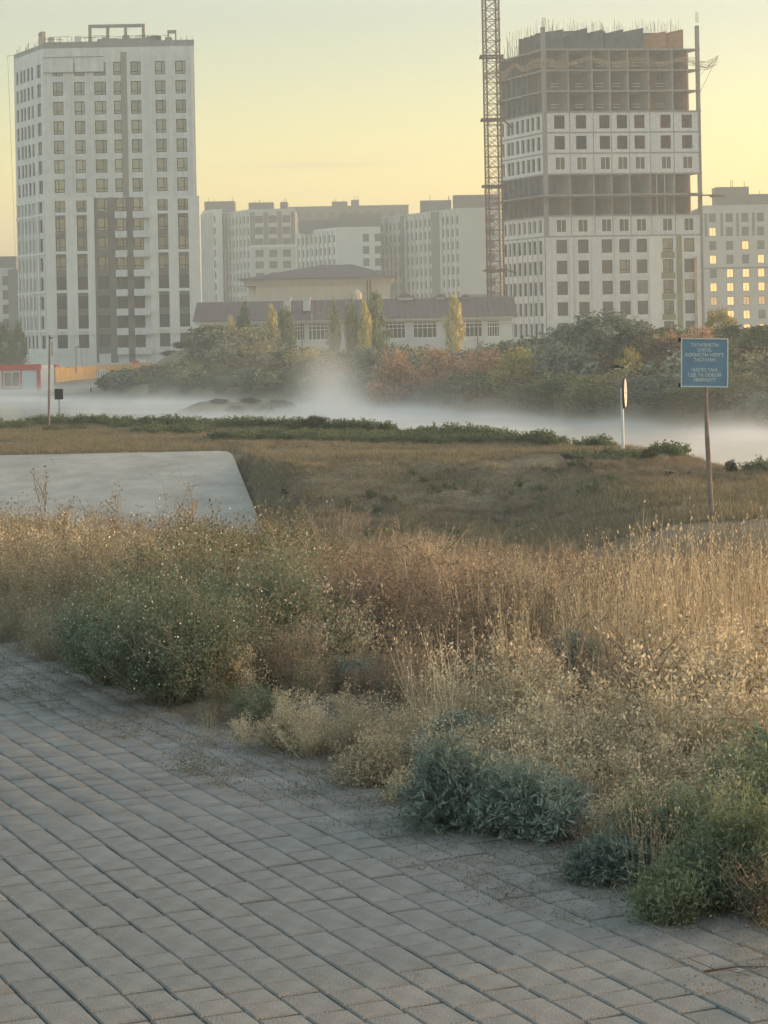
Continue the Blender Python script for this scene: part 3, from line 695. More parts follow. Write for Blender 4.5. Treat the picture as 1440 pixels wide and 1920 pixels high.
block('pale apartment block with two dark window columns behind the brown roofed hall', 630, 713, 430, 560, 'pale_apt', xl=556, lcols=9, lfins=True, nrows=8, fcols=(7.3, 10.2), fw=1.5,
      attic=((560, 636, 413, 12), (634, 714, 402, 10)))
_r = block('wide pale apartment block with three grey recesses next to the crane mast', 861, 935, 394, 540, 'mid_apt', xl=712, lcols=18, lfins=True, nrows=10, fcols=(7.2,), fw=2.2,
      attic=((788, 846, 376, 30), (850, 935, 366, 8)), dark_gaps=((.27, .36), (.66, .76)), fwm='mid_apt')
b = MB(); b.box(.02, -.1, 0.2, _r[3], -.004, 8.0, 0, _r[1]); b.build('facade_band', M['white_wall'], _r[0])
b = MB(); b.box(.02, -.12, 8.0, _r[3], -.004, 12.6, 0, _r[1]); b.build('facade_band', M['grey_apt'], _r[0])
_r = block('beige apartment block with a golden reflection painted into its windows at the right edge', 1310, 1475, 390, 490, 'mid_apt', nrows=9, pitch=2.98, fcols=(2.9, 6.5, 9.9, 13.2, 16.6), fw=1.5, gold=True,
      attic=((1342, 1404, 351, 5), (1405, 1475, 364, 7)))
b = MB(); b.box(.02, -.1, _r[4][4]+1.0, _r[3], -.004, _r[4][4]+1.25, 0, _r[1]); b.build('facade_band', M['grey_apt'], _r[0])
for u in (1.5, 4.9, 8.3, 11.7):
    b = MB(); b.box(u-.3, -.05, _r[4][1]-1, u+.3, -.004, _r[4][0]+1, 0, _r[1]); b.build('facade_panel', M['grey_apt'], _r[0])
_r = block('grey and white apartment block cut by the left edge behind young trees', -60, 26, 508, 480, 'mid_apt', nrows=5, fcols=(2, 5, 8.2), fw=2.0, attic=((-60, 30, 482, 5),))
b = MB(); b.box(_r[3]-1.2, -.3, 0, _r[3]+1.2, -.003, _r[2]+.2, 0, _r[1]); b.build('facade_panel', M['grey_apt'], _r[0])

# ---------------------------------------------------------------- hall with brown hip roof and its low wings
def hall():
    Y = 300; Z0 = -2.8; c = at(480, 520, Y)
    root = empty('hall_building', (c.x, Y, Z0), 'cream hall with brown hip roof and wide overhanging eaves', 'hall')
    W = at(731, 520, Y).x-c.x; ez = at(606, 521, Y).z-Z0; rz_ = at(630, 493, Y).z-Z0
    Ff = Face(0, 0, 1, 0); b = MB(); wall(b, Ff, 0, W, 0, ez-.9, [], .2)
    b.quad((W, 0, 0), (W, 16, 0), (W, 16, ez-.9), (W, 0, ez-.9)); b.quad((-1.4, 6, 0), (0, 0, 0), (0, 0, ez-.9), (-1.4, 6, ez-.9)); b.quad((-1.4, 16, 0), (-1.4, 6, 0), (-1.4, 6, ez-.9), (-1.4, 16, ez-.9))
    b.build('wall', M['cream'], root)
    for i, (z0, z1, d, m) in enumerate(((ez-.9, ez-.55, .15, 'cream'), (ez-.55, ez-.25, .35, 'white_wall'), (ez-.25, ez, .6, 'white_wall'))):
        b = MB(); b.box(-1.4-d, -d, z0, W+d, 16, z1); b.build('cornice', M[m], root)
    a0 = at(602, 493, Y+8).x-c.x; a1 = at(661, 493, Y+8).x-c.x
    b = MB(); b.add([(-2.3, -1, ez), (W+1, -1, ez), (W+1, 17, ez), (-2.3, 17, ez), (a0, 8, rz_), (a1, 8, rz_)], [(0, 1, 5, 4), (1, 2, 5), (2, 3, 4, 5), (3, 0, 4), (0, 3, 2, 1)])
    b.build('roof', M['roof_brown'], root)
    p = at(669, 545, Y-1); b = MB(); b.tube((p.x-c.x, -1, 5), (p.x-c.x, -1, p.z-Z0-.4), .7, 8); b.tube((p.x-c.x, -1, p.z-Z0-.4), (p.x-c.x, -1, p.z-Z0+.2), .7, 8, .2); b.build('roof_turret', M['cream'], root)
    b = MB(); b.bar((W-3, -.3, 3), (W-3, -.3, ez-.3), .08); b.bar((W-2.6, -.3, 3), (W-2.6, -.3, ez-.3), .08); b.build('downpipe', M['roof_brown'], root)
    # low wing in front
    Y = 284; c = at(372, 605, Y); root = empty('low_wing', (c.x, Y, Z0), 'long single storey white building with brown metal roof behind the poplars', 'building')
    W = at(960, 600, Y).x-c.x; ez = 3.15-Z0; Ff = Face(0, 0, 1, 0)
    wins = [(at(p, 620, Y).x-c.x, w_) for p, w_ in ((398, 2.4), (441, 1.2), (473, 2.2), (597, 2.6), (741, 2.6), (797, 3.0), (885, 2.6), (925, 1.6), (560, 1.6), (672, 1.8))]
    zc = at(650, 618, Y).z-Z0+.0
    b = MB(); wall(b, Ff, 0, W, 0, ez, [(u-w_/2, u+w_/2, zc-1.25, zc+.85) for u, w_ in wins], .25); b.quad((W, 0, 0), (W, 13, 0), (W, 13, ez), (W, 0, ez)); b.quad((0, 13, 0), (0, 0, 0), (0, 0, ez), (0, 13, ez))
    b.build('wall', M['white_wall'], root)
    for u, w_ in wins: window(root, Ff, u, zc-.2, w_, 2.1, 'grid', 'white_paint', 'glass_dark', .12)
    b = MB(); b.box(-.4, -.45, ez-.35, W+.4, -.003, ez); b.box(-.2, -.12, ez-.9, W+.2, -.004, ez-.75); b.build('cornice', M['white_wall'], root)
    rt = at(640, 562, Y+7).z-Z0
    b = MB(); b.add([(-.7, -.7, ez+.01), (W+.7, -.7, ez+.01), (W+.7, 14, ez+.01), (-.7, 14, ez+.01), (-.7, 7, rt), (W+.7, 7, rt)], [(0, 1, 5, 4), (2, 3, 4, 5), (0, 4, 3), (1, 2, 5)]); b.build('roof', M['roof_brown'], root)
    for i, u in enumerate(np.linspace(1, W-1, 90)):
        pass
    b = MB()
    for u in np.arange(-.5, W+.5, .75): b.add([(u-.03, -.7, ez+.02), (u+.03, -.7, ez+.02), (u+.03, 7, rt+.02), (u-.03, 7, rt+.02), (u, -.7, ez+.09), (u, 7, rt+.09)], [(0, 4, 5, 3), (4, 1, 2, 5), (0, 1, 4)])
    o = b.build('roof_seam', M['roof_brown'], root)
    for p0 in (378+6, 430, 494, 566, 724, 836, 895):
        u = at(p0, 610, Y).x-c.x; b = MB(); b.bar((u, -.2, .3), (u, -.2, ez-.4), .07); b.build('downpipe', M['roof_brown'], root)
    for i, (x0, x1, yt, yb) in enumerate(((532, 545, 560, 585), (568, 581, 560, 574))):
        p0, p1 = at(x0, yt, Y+2), at(x1, yb, Y+2); b = MB(); b.box(p0.x-c.x, 2, p1.z-Z0-.6, p1.x-c.x, 3.2, p0.z-Z0)
        b.box(p0.x-c.x-.1, 1.9, p0.z-Z0, p1.x-c.x+.1, 3.3, p0.z-Z0+.15); b.build('chimney', M['white_wall'], root)
    for x0, x1 in ((746, 775), (816, 835), (866, 880)):
        p0, p1 = at(x0, 553, Y+7), at(x1, 562, Y+7); b = MB(); b.box(p0.x-c.x, 6.4, p1.z-Z0-.5, p1.x-c.x, 7.6, p0.z-Z0-.3)
        b.add([(p0.x-c.x-.2, 6.2, p0.z-Z0-.3), (p1.x-c.x+.2, 6.2, p0.z-Z0-.3), (p1.x-c.x+.2, 7.8, p0.z-Z0-.3), (p0.x-c.x-.2, 7.8, p0.z-Z0-.3), ((p0.x+p1.x)/2-c.x, 7, p0.z-Z0+.2)], [(0, 1, 4), (1, 2, 4), (2, 3, 4), (3, 0, 4)], 1)
        b.build('roof_dormer', [M['white_wall'], M['roof_brown']], root)
    b = MB(); u = at(585, 610, Y-2).x-c.x; b.bar((u, -2, 0), (u, -2, at(585, 590, Y-2).z-Z0), .06); b.build('flagpole', M['white_paint'], root)
hall()

# ---------------------------------------------------------------- plants: mesh variants
def quads(cen, size, rngs, aspect=1.6, up=0.0, dirs=None):
    n = len(cen); a = rngs.normal(size=(n, 3)) if dirs is None else dirs+rngs.normal(size=(n, 3))*.35
    a[:, 2] += up; a /= np.linalg.norm(a, axis=1)[:, None]+1e-9
    b = rngs.normal(size=(n, 3)); b -= (b*a).sum(1)[:, None]*a; b /= np.linalg.norm(b, axis=1)[:, None]+1e-9
    s = (np.full(n, size) if np.isscalar(size) else size)*rngs.uniform(.6, 1.3, n)
    la = a*(s*aspect/2)[:, None]; lb = b*(s/2)[:, None]
    V = np.stack([cen-la, cen+lb*.9, cen+la, cen-lb*.9], 1).reshape(-1, 3)
    return V
def ribbons(base, tip, width, rngs, bend=.15, seg=3):
    """curved tapering blades from base to tip"""
    n = len(base); d = tip-base; L = np.linalg.norm(d, axis=1); off = rngs.normal(size=(n, 3))*(bend*L)[:, None]; off[:, 2] *= .3
    side = np.cross(d, rngs.normal(size=(n, 3))); side /= np.linalg.norm(side, axis=1)[:, None]+1e-9
    rows = []
    for k in range(seg+1):
        t = k/seg; c = base+d*t+off*(t*t-t)*2; wdt = width*(1-.75*t)/2
        wd = side*(wdt if np.isscalar(wdt) else wdt[:, None]); rows += [c-wd, c+wd]
    V = np.stack(rows, 1).reshape(-1, 3); m = 2*(seg+1)
    q = []
    for k in range(seg): q.append([2*k, 2*k+1, 2*k+3, 2*k+2])
    Q = (np.arange(n)*m)[:, None, None]+np.array(q)[None]
    return V, Q.reshape(-1, 4)
class PM:
    def __init__(s): s.V = []; s.Q = []; s.M = []; s.n = 0
    def add(s, V, Q, m):
        s.V.append(V); s.Q.append(Q+s.n); s.M.append(np.full(len(Q), m)); s.n += len(V)
    def addq(s, V, m): s.add(V, np.arange(len(V)).reshape(-1, 4), m)
    def mesh(s, name, mats): return npmesh(name, np.concatenate(s.V), np.concatenate(s.Q), mats, np.concatenate(s.M))
def leafmat(name, c, **k): return mat(name, c, .8, .25, 3, island=.4, objrand=.22, trans=.42, spec=.12, **k)
M['straw'] = leafmat('straw', (.50, .42, .29)); M['straw_pale'] = leafmat('pale_straw', (0.6, 0.51, 0.36))
M['drybrown'] = leafmat('dry_brown', (0.27, 0.215, 0.16)); M['twig'] = leafmat('twig', (0.3, 0.25, 0.19))
M['rust'] = leafmat('rusty_dry', (0.33, 0.25, 0.18)); M['green_dull'] = leafmat('dull_green', (0.2, 0.21, 0.13))
M['green_deep'] = leafmat('deep_green', (0.19, 0.235, 0.16)); M['green_blue'] = leafmat('wormwood_green', (0.27, 0.325, 0.275))
M['green_yell'] = leafmat('yellow_green', (0.27, 0.29, 0.17)); M['olive_dry'] = leafmat('olive_dry', (0.34, 0.3, 0.2))
M['flower'] = mat('small_pale_flower', (.72, .70, .60), .8, .05, 3)
M['grass_short'] = leafmat('bank_grass', (0.26, 0.225, 0.15)); M['grass_green'] = leafmat('bank_green', (0.15, 0.18, 0.1))

M['mossy'] = leafmat('mossy', (0.2, 0.19, 0.14)); M['green_mid'] = leafmat('mid_green', (0.21, 0.245, 0.15))
def tuft(seed, n, h, rad, wid, m1, head=None, lean=.25, seg=3):
    r = np.random.default_rng(seed); p = PM()
    a = r.uniform(0, 6.283, n); q = rad*np.sqrt(r.uniform(0, 1, n)); B = np.stack([q*np.cos(a), q*np.sin(a), np.zeros(n)-.02], 1)
    H = h*r.uniform(.55, 1.15, n); o = lean*H*r.uniform(.1, 1, n); T = B+np.stack([o*np.cos(a+r.normal(size=n)*.8), o*np.sin(a+r.normal(size=n)*.8), H], 1)
    V, Q = ribbons(B, T, wid, r, .10, seg); p.add(V, Q, 0)
    if head:
        k = head; t = r.uniform(.72, 1.04, (n, k)); cen = (B[:, None]+(T-B)[:, None]*t[..., None]).reshape(-1, 3)+r.normal(size=(n*k, 3))*.006
        p.addq(quads(cen, .0055, r, 2.8, 3), 1)
    return p
def bushy(seed, stems, h, spread, leaves, lsize, aspect=1.5, flowers=0, fsize=.010, droop=0, up=.6, lmat=1, tw=.004):
    r = np.random.default_rng(seed); p = PM()
    a = r.uniform(0, 6.283, stems); H = h*r.uniform(.6, 1.1, stems); sp = spread*np.sqrt(r.uniform(.02, 1, stems))
    B = np.stack([.05*np.cos(a), .05*np.sin(a), np.zeros(stems)-.02], 1); T = np.stack([sp*np.cos(a), sp*np.sin(a), H*(1-.45*(sp/spread)**2)], 1)
    V, Q = ribbons(B, T, tw*1.6, r, .12, 4); p.add(V, Q, 0)
    nb = 9; t = r.uniform(.2, .95, (stems, nb)); bb = (B[:, None]+(T-B)[:, None]*t[..., None]).reshape(-1, 3)
    n2 = len(bb); dd = r.normal(size=(n2, 3)); dd[:, 2] = np.abs(dd[:, 2])*up+.25; dd += np.repeat((T-B), nb, 0)*.8; dd /= np.linalg.norm(dd, axis=1)[:, None]
    ln = h*r.uniform(.12, .34, n2); tt = bb+dd*ln[:, None]; tt[:, 2] -= droop*ln
    V, Q = ribbons(bb, tt, tw, r, .15, 2); p.add(V, Q, 0)
    per = max(1, leaves//n2); s = r.uniform(.15, 1.05, (n2, per)); cen = (bb[:, None]+(tt-bb)[:, None]*s[..., None]).reshape(-1, 3)+r.normal(size=(n2*per, 3))*.018
    p.addq(quads(cen, lsize, r, aspect, .3), lmat)
    if flowers:
        i = r.integers(0, n2, flowers); cen = tt[i]+r.normal(size=(flowers, 3))*.03; p.addq(quads(cen, fsize, r, 1.1), 2)
    return p
def ferny(seed, stems, h, spread, per=7, ls=.016):
    """wormwood: stems carrying finely divided leaves"""
    r = np.random.default_rng(seed); p = PM()
    a = r.uniform(0, 6.283, stems); sp = spread*np.sqrt(r.uniform(.02, 1, stems)); H = h*r.uniform(.75, 1.1, stems)*np.sqrt(np.clip(1-(sp/spread)**2*.8, .05, 1))
    B = np.stack([.3*sp*np.cos(a), .3*sp*np.sin(a), np.zeros(stems)-.02], 1); T = np.stack([sp*np.cos(a), sp*np.sin(a), H], 1)
    V, Q = ribbons(B, T, .006, r, .1, 3); p.add(V, Q, 0)
    t = r.uniform(.3, 1.05, (stems, per)); bb = (B[:, None]+(T-B)[:, None]*t[..., None]).reshape(-1, 3); n2 = len(bb)
    dd = r.normal(size=(n2, 3)); dd[:, 2] = dd[:, 2]*.4+.25; dd /= np.linalg.norm(dd, axis=1)[:, None]; L = r.uniform(.05, .10, n2); tt = bb+dd*L[:, None]
    V, Q = ribbons(bb, tt, .003, r, .1, 1); p.add(V, Q, 1)
    k = 8; s = np.tile(np.linspace(.25, 1.0, k), (n2, 1)); side = np.cross(dd, r.normal(size=(n2, 3))); side /= np.linalg.norm(side, axis=1)[:, None]
    sg = np.where(np.arange(k) % 2 == 0, 1, -1)[None, :]; cen = bb[:, None]+(tt-bb)[:, None]*s[..., None]+side[:, None]*(sg*.010*(1.15-s*.5))[..., None]
    dirs = (side[:, None]*sg[..., None]+dd[:, None]*.9).reshape(-1, 3)
    p.addq(quads(cen.reshape(-1, 3), ls*.45, r, 3.2, 0, dirs), 1)
    return p

VARC = bpy.data.collections.new('plant_variants')     # sources for geometry-node stuff, not linked to the scene
def variants(key, fns, mats):
    col = bpy.data.collections.new(key)
    for i, f in enumerate(fns):
        o = bpy.data.objects.new(f'{key}_{i}', f.mesh(f'{key}_{i}', mats)); col.objects.link(o)
    return col
VC = {
 'straw': variants('straw_tuft', [tuft(10+i, 40, .38+.07*i, .12, .0045, 0, 6, .26) for i in range(4)], [M['straw'], M['straw_pale']]),
 'strawb': variants('straw_bush', [bushy(20+i, 14, .42, .24, 1500, .009, 1.8) for i in range(4)], [M['straw'], M['straw_pale']]),
 'gold': variants('gold_tuft', [tuft(110+i, 60, .50+.07*i, .09, .0045, 0, 7, .14) for i in range(3)], [M['straw_pale'], M['straw_pale']]),
 'brown': variants('brown_bush', [bushy(30+i, 16, .45, .26, 1500, .009, 1.8) for i in range(4)], [M['twig'], M['drybrown']]),
 'rust': variants('rust_bush', [bushy(40+i, 16, .42, .26, 1500, .009, 1.8) for i in range(3)], [M['twig'], M['rust']]),
 'olive': variants('olive_bush', [bushy(50+i, 18, .48, .28, 1700, .009, 1.6, 46, .009) for i in range(4)], [M['twig'], M['olive_dry'], M['flower']]),
 'flower': variants('flower_bush', [bushy(60+i, 20, .50, .30, 2000, .010, 1.6, 80, .0095) for i in range(4)], [M['twig'], M['green_dull'], M['flower']]),
 'green': variants('green_bush', [bushy(70+i, 18, .38, .26, 1900, .011, 1.8) for i in range(3)], [M['green_dull'], M['green_deep']]),
 'short': variants('short_grass', [tuft(80+i, 40, .12, .22, .010, 0, None, .8, 2) for i in range(3)], [M['grass_short']]),
 'shortg': variants('short_green', [bushy(90+i, 14, .28, .30, 420, .035, 1.6, tw=.008) for i in range(3)], [M['grass_green'], M['grass_green']]),
 'stalk': variants('dry_stalk', [bushy(160+i, 4, .85, .22, 160, .011, 2.6, tw=.0065, up=1.5) for i in range(4)], [M['twig'], M['drybrown']]),
 'litter': variants('litter', [tuft(120+i, 26, .022, .10, .003, 0, None, 3.0, 2) for i in range(3)], [M['twig']]),
 'moss': variants('moss', [bushy(130+i, 9, .016, .035, 320, .0022, 2.2, tw=.0012) for i in range(3)], [M['twig'], M['mossy']]),
}
def scatter(name, key, pts, label, cat='plants'):
    """pts: rows of x, y, z, scale ; one geometry-node object"""
    pts = np.asarray(pts, dtype=np.float32)
    if not len(pts): return
    me = bpy.data.meshes.new(name); me.vertices.add(len(pts)); me.vertices.foreach_set('co', pts[:, :3].ravel())
    a = me.attributes.new('psc', 'FLOAT', 'POINT'); a.data.foreach_set('value', pts[:, 3].copy())
    rot = np.zeros((len(pts), 3), dtype=np.float32); rot[:, 2] = rng.uniform(0, 6.283, len(pts)); rot[:, 0] = rng.normal(size=len(pts))*.08; rot[:, 1] = rng.normal(size=len(pts))*.08
    a = me.attributes.new('prot', 'FLOAT_VECTOR', 'POINT'); a.data.foreach_set('vector', rot.ravel())
    o = link(name, me); ng = bpy.data.node_groups.new(name, 'GeometryNodeTree')
    ng.interface.new_socket('Geometry', in_out='INPUT', socket_type='NodeSocketGeometry'); ng.interface.new_socket('Geometry', in_out='OUTPUT', socket_type='NodeSocketGeometry')
    N = ng.nodes; gi = N.new('NodeGroupInput'); go = N.new('NodeGroupOutput'); iop = N.new('GeometryNodeInstanceOnPoints'); ci = N.new('GeometryNodeCollectionInfo')
    ci.inputs['Collection'].default_value = VC[key]; ci.inputs['Separate Children'].default_value = True; ci.inputs['Reset Children'].default_value = True
    iop.inputs['Pick Instance'].default_value = True
    n1 = N.new('GeometryNodeInputNamedAttribute'); n1.data_type = 'FLOAT'; n1.inputs[0].default_value = 'psc'
    n2 = N.new('GeometryNodeInputNamedAttribute'); n2.data_type = 'FLOAT_VECTOR'; n2.inputs[0].default_value = 'prot'
    L = ng.links.new; L(gi.outputs[0], iop.inputs['Points']); L(ci.outputs[0], iop.inputs['Instance'])
    L(n1.outputs[0], iop.inputs['Scale'])
    e = N.new('FunctionNodeEulerToRotation'); L(n2.outputs[0], e.inputs[0]); L(e.outputs[0], iop.inputs['Rotation'])
    L(iop.outputs[0], go.inputs[0])
    md = o.modifiers.new('scatter', 'NODES'); md.node_group = ng
    return tag(o, label, cat, None, 'stuff')

# ---------------------------------------------------------------- weeds between paving and ditch
def proj(x, y, z):
    dx = x/y*F; dy = (EYE-z)/y*F
    return HX+dx*CR+dy*SR, HY-dx*SR+dy*CR
ZONES = [  # px, py of the plants' feet, radii, key, weight
 (60, 1215, 260, 70, 'olive', 3), (150, 1130, 330, 60, 'olive', 4), (100, 1100, 300, 60, 'strawb', 1.5), (250, 1240, 260, 50, 'flower', 2.5),
 (330, 1290, 180, 50, 'flower', 5), (480, 1200, 190, 90, 'flower', 3.5), (560, 1120, 160, 60, 'olive', 3), (330, 1110, 200, 40, 'olive', 3),
 (560, 1320, 130, 60, 'strawb', 1.6), (520, 1340, 90, 40, 'green', 1.2), (640, 1290, 110, 50, 'rust', 2.0),
 (760, 1250, 190, 100, 'rust', 2.6), (720, 1200, 200, 90, 'brown', 3.0), (900, 1250, 230, 110, 'brown', 3.0), (860, 1150, 200, 60, 'straw', 2.4),
 (760, 1120, 120, 40, 'gold', 3.5), (840, 1115, 60, 30, 'gold', 4), (985, 1180, 70, 60, 'gold', 3), (1010, 1120, 120, 50, 'green', 1.2), (880, 1080, 150, 40, 'green', 2.6), (620, 1180, 120, 60, 'brown', 1.5), (1000, 1300, 180, 60, 'green', 1.0),
 (1100, 1200, 190, 90, 'straw', 1.6), (1180, 1180, 260, 60, 'olive', 1.6), (1150, 1080, 330, 50, 'brown', 3), (1200, 1130, 250, 60, 'brown', 2.4), (1350, 1150, 190, 80, 'brown', 4), (1330, 1280, 200, 90, 'straw', 2.2), (1180, 1300, 150, 60, 'straw', 2),
 (1380, 1400, 160, 90, 'strawb', 3.0), (1200, 1460, 180, 90, 'strawb', 4.0), (1250, 1540, 170, 60, 'strawb', 2.5), (1020, 1400, 170, 60, 'strawb', 3.0), (900, 1370, 130, 40, 'gold', 1.4), (850, 1400, 90, 40, 'straw', 1.5),
 (700, 1440, 110, 50, 'strawb', 3.2), (640, 1380, 80, 50, 'strawb', 2.4), (860, 1330, 200, 60, 'rust', 2.0), (1150, 1370, 170, 60, 'rust', 1.4), (1420, 1560, 120, 90, 'green', 2.6), (1400, 1660, 110, 60, 'green', 3.0), (1000, 1580, 110, 30, 'strawb', 1.0)]
acc = {k: [] for k in VC}
keys = ['olive', 'strawb', 'flower', 'rust', 'brown', 'straw', 'gold', 'green']
def pick(px, py, x=0, y=0):
    wts = {}
    for cx, cy, rx, ry, k, w_ in ZONES:
        q = ((px-cx)/rx)**2+((py-cy)/ry)**2
        if q < 4: wts[k] = wts.get(k, 0)+w_*math.exp(-1.6*q)
    wts['brown'] = wts.get('brown', 0)+.10; wts['straw'] = wts.get('straw', 0)+.06
    for q_, k in enumerate(keys):
        if k in wts: wts[k] *= math.exp(3.4*float(vnoise(x, y, .8 if y < 15 else .5, 80+q_)))
    if px > 930 and py < 1230:
        for k in ('straw', 'gold'): 
            if k in wts: wts[k] *= .30
    ks = list(wts); return rnd.choices(ks, [wts[k]**1.3 for k in ks])[0]
def weeds():
    for (y0, y1, dens) in ((5.0, 9, 40), (9, 14, 24), (14, 22, 13), (22, 34, 7), (34, 46, 3.5)):
        n = int(dens*(y1-y0)*(0.36*y1+3)); Y = rng.uniform(y0, y1, n); X = rng.uniform(-.5, .5, n)*(0.36*y1+3)
        D = edge_d(X, Y); Z = terr(X, Y); N1 = vnoise(X, Y, 1.1, 21); N2 = vnoise(X, Y, .45, 22)
        for x, y, z, d, n1, n2 in zip(X, Y, Z, D, N1, N2):
            if d < .16+.40*n1: continue
            if y < 30 and x < -1 and d < .12: continue
            px, py = proj(x, y, z)
            if px < -160 or px > 1600 or py > 2100: continue
            if y > 36 and x > 2.5+ (46-y)*.15 and rnd.random() < .8: continue
            if y > 38 and rnd.random() < .5: continue
            k = pick(px, py, x, y); edge = min(1, .45+(d-.2)*.55)
            s = rnd.choice((.6, .8, .95, 1.05, 1.35))*edge*(1+.35*n2)
            s *= float(np.interp(y, [9, 13, 16, 22, 28, 36], [1, .97, .82, .74, .68, .5]))
            if k in ('strawb', 'rust', 'brown', 'olive', 'flower', 'green'): s *= .95
            if px > 950 and py < 1220: s *= .85
            if (1020 < px < 1170 and 1285 < py < 1440) or (590 < px < 740 and 1295 < py < 1400): s *= .45
            if px < 560 and y > 15: s *= 1.25
            acc[k].append((x, y, z, s))
    for i in range(700):
        y = rnd.uniform(7, 34); x = rnd.uniform(-.19, .19)*y; d = edge_d(x, y)
        if d < .7 or float(vnoise(x, y, .6, 77)) < .0: continue
        acc['stalk'].append((x, y, tz(x, y), rnd.uniform(.6, 1.15)*float(np.interp(y, [8, 20, 34], [.8, 1, .9]))))
    LB = {'stalk': 'loose taller dry stalks standing above the weeds', 'olive': 'olive brown dry weeds with pale seed dots at left', 'strawb': 'straw coloured dried bushy weeds along the paving edge', 'flower': 'green weeds dotted with tiny pale flowers at left',
          'rust': 'rust brown dried weeds in the middle of the verge', 'brown': 'dark brown withered weeds across the verge', 'straw': 'tall straw coloured grass on the right of the verge',
          'gold': 'bright golden grass clumps in the middle of the verge', 'green': 'low fresh green weeds among the dry ones'}
    for k in keys+['stalk']: scatter('weeds' if k not in ('straw', 'gold') else 'tall_grass', k, acc[k], LB[k], 'weeds' if k not in ('straw', 'gold') else 'grass')
weeds()

# litter and moss in the joints near the paving edge
def edges():
    lit, mo = [], []
    for i in range(3200):
        s = rnd.uniform(-6, 10); d = abs(rnd.gauss(0, .26)); x, y = PB+PD*-s-PN*(d-.48)
        if y < 4.5 or y > 13: continue
        lit.append((x, y, .004+.03*max(0, d-.33 < 0)*0, rnd.uniform(.4, 1.5)))
    for i in range(2400):
        k = rnd.randint(-60, 40); s = rnd.uniform(4, 14); c = RN*((k+.5)*PITCH)+RD*s; x, y = c
        d = edge_d(x, y); 
        if d > .3 or not inview(x, y): continue
        pr = math.exp(d*1.3)*.9+.05
        if float(vnoise(x, y, 2.5, 31)) < .12-.5*pr: continue
        if rnd.random() > pr: continue
        mo.append((x, y, -.008, rnd.uniform(.3, .9)*(1+.5*math.exp(d*2))))
    for i in range(500):
        s = rnd.uniform(-2, 9); x, y = PB+PD*-s+PN*rnd.uniform(-.35, .4)
        mo.append((x, y, -.004, rnd.uniform(.6, 2.0)))
    scatter('litter', 'litter', lit, 'dry stalks and litter strewn along the paving edge', 'litter'); scatter('moss', 'moss', mo, 'dry moss and seedlings growing in the paving joints', 'moss')
edges()
def pebbles():
    b = MB()
    for i in range(140):
        s = rnd.uniform(-1, 9); x, y = PB+PD*-s+PN*rnd.gauss(.12, .22)
        if y < 4.8: continue
        r = rnd.uniform(.002, .006); b.tube((x, y, -.002), (x, y, r), r*1.2, 5, r*.6)
    o = b.build('pebbles', M['concrete']); tag(o, 'small pale stones and crumbs along the paving edge', 'stones', None, 'stuff')
pebbles()

# individual bushes in the verge
def shrub(px, py, wpx, hpx, kind, label, seed, name='shrub', extra=None):
    g_ = G(px, py); s = g_.y/F; W_ = wpx*s; H_ = hpx*s
    root = empty(name, g_, label, 'bush')
    def lobes(fn, k):
        q = PM(); rr = random.Random(seed)
        for i in range(k):
            f = rr.uniform(.45, .8) if i else .85; sub_ = fn(seed*10+i, f); off = np.array([0, 0, 0]) if not i else np.array([rr.uniform(-.36, .36)*W_, rr.uniform(-.22, .22)*W_, 0])
            for V_, Q_, M_ in zip(sub_.V, sub_.Q, sub_.M): q.V.append(V_+off)
            base_ = q.n
            for Q_, M_ in zip(sub_.Q, sub_.M): q.Q.append(Q_+base_); q.M.append(M_)
            q.n += sub_.n
        return q
    if kind == 'worm':
        p = lobes(lambda sd_, f: ferny(sd_, 30, H_*f*1.05, W_*.34, 12, .017), 6); ms = [M['green_dull'], M['green_blue']]
    elif kind == 'flower':
        p = bushy(seed, 120, H_, W_/2, 26000, .0085, 1.7, 700, .0085, tw=.003); ms = [M['twig'], M['green_deep'], M['flower']]
    elif kind == 'dry':
        p = lobes(lambda sd_, f: bushy(sd_, 12, H_*f*1.1, W_*.34, 1500, .006, 1.9, tw=.003, up=.8), 5); ms = [M['twig'], M['straw']]
    else:
        p = lobes(lambda sd_, f: bushy(sd_, 18, H_*f*1.15, W_*.34, 1500, .0055, 3.6, tw=.003, up=.7), 6); ms = [M['green_yell'], M['green_mid'] if kind == 'green' else M['rust']]
    V = np.concatenate(p.V); Qs = np.concatenate(p.Q); Ms = np.concatenate(p.M)
    st = Ms == 0
    link('stem', npmesh('stem', V, Qs[st], ms, Ms[st]), root)
    link('foliage', npmesh('foliage', V, Qs[~st], ms, Ms[~st]), root)
shrub(850, 1555, 210, 175, 'worm', 'large blue green wormwood bush at the paving edge, left part of the clump', 201)
shrub(980, 1570, 200, 150, 'worm', 'blue green wormwood bush leaning right beside the largest one', 202)
shrub(880, 1450, 150, 110, 'worm', 'wormwood bush standing behind the largest one', 203)
shrub(1155, 1662, 95, 62, 'worm', 'small low wormwood bush on the paving edge', 204)
shrub(1095, 1290, 150, 110, 'worm', 'round dark green bush in the middle of the brown weeds', 205)
shrub(665, 1300, 150, 60, 'worm', 'flat green bush left of the brown weeds', 206)
shrub(320, 1322, 330, 240, 'flower', 'big green bush dotted with pale flowers overhanging the paving', 207)
shrub(500, 1260, 260, 230, 'flower', 'green bush dotted with pale flowers behind the biggest one', 208)
shrub(210, 1290, 200, 200, 'flower', 'green flowering bush at the left end of the green clump', 209)
shrub(1310, 1715, 230, 150, 'green', 'sprawling fresh green bush at the lower right over the paving', 210)
shrub(1425, 1700, 240, 260, 'green', 'tall loose green bush cut by the right edge', 211)
shrub(1400, 1560, 260, 170, 'green', 'yellowish green bush behind the right edge bush', 212)
shrub(705, 1470, 150, 120, 'dry', 'pale dried bush on the paving edge left of the wormwood clump', 213)
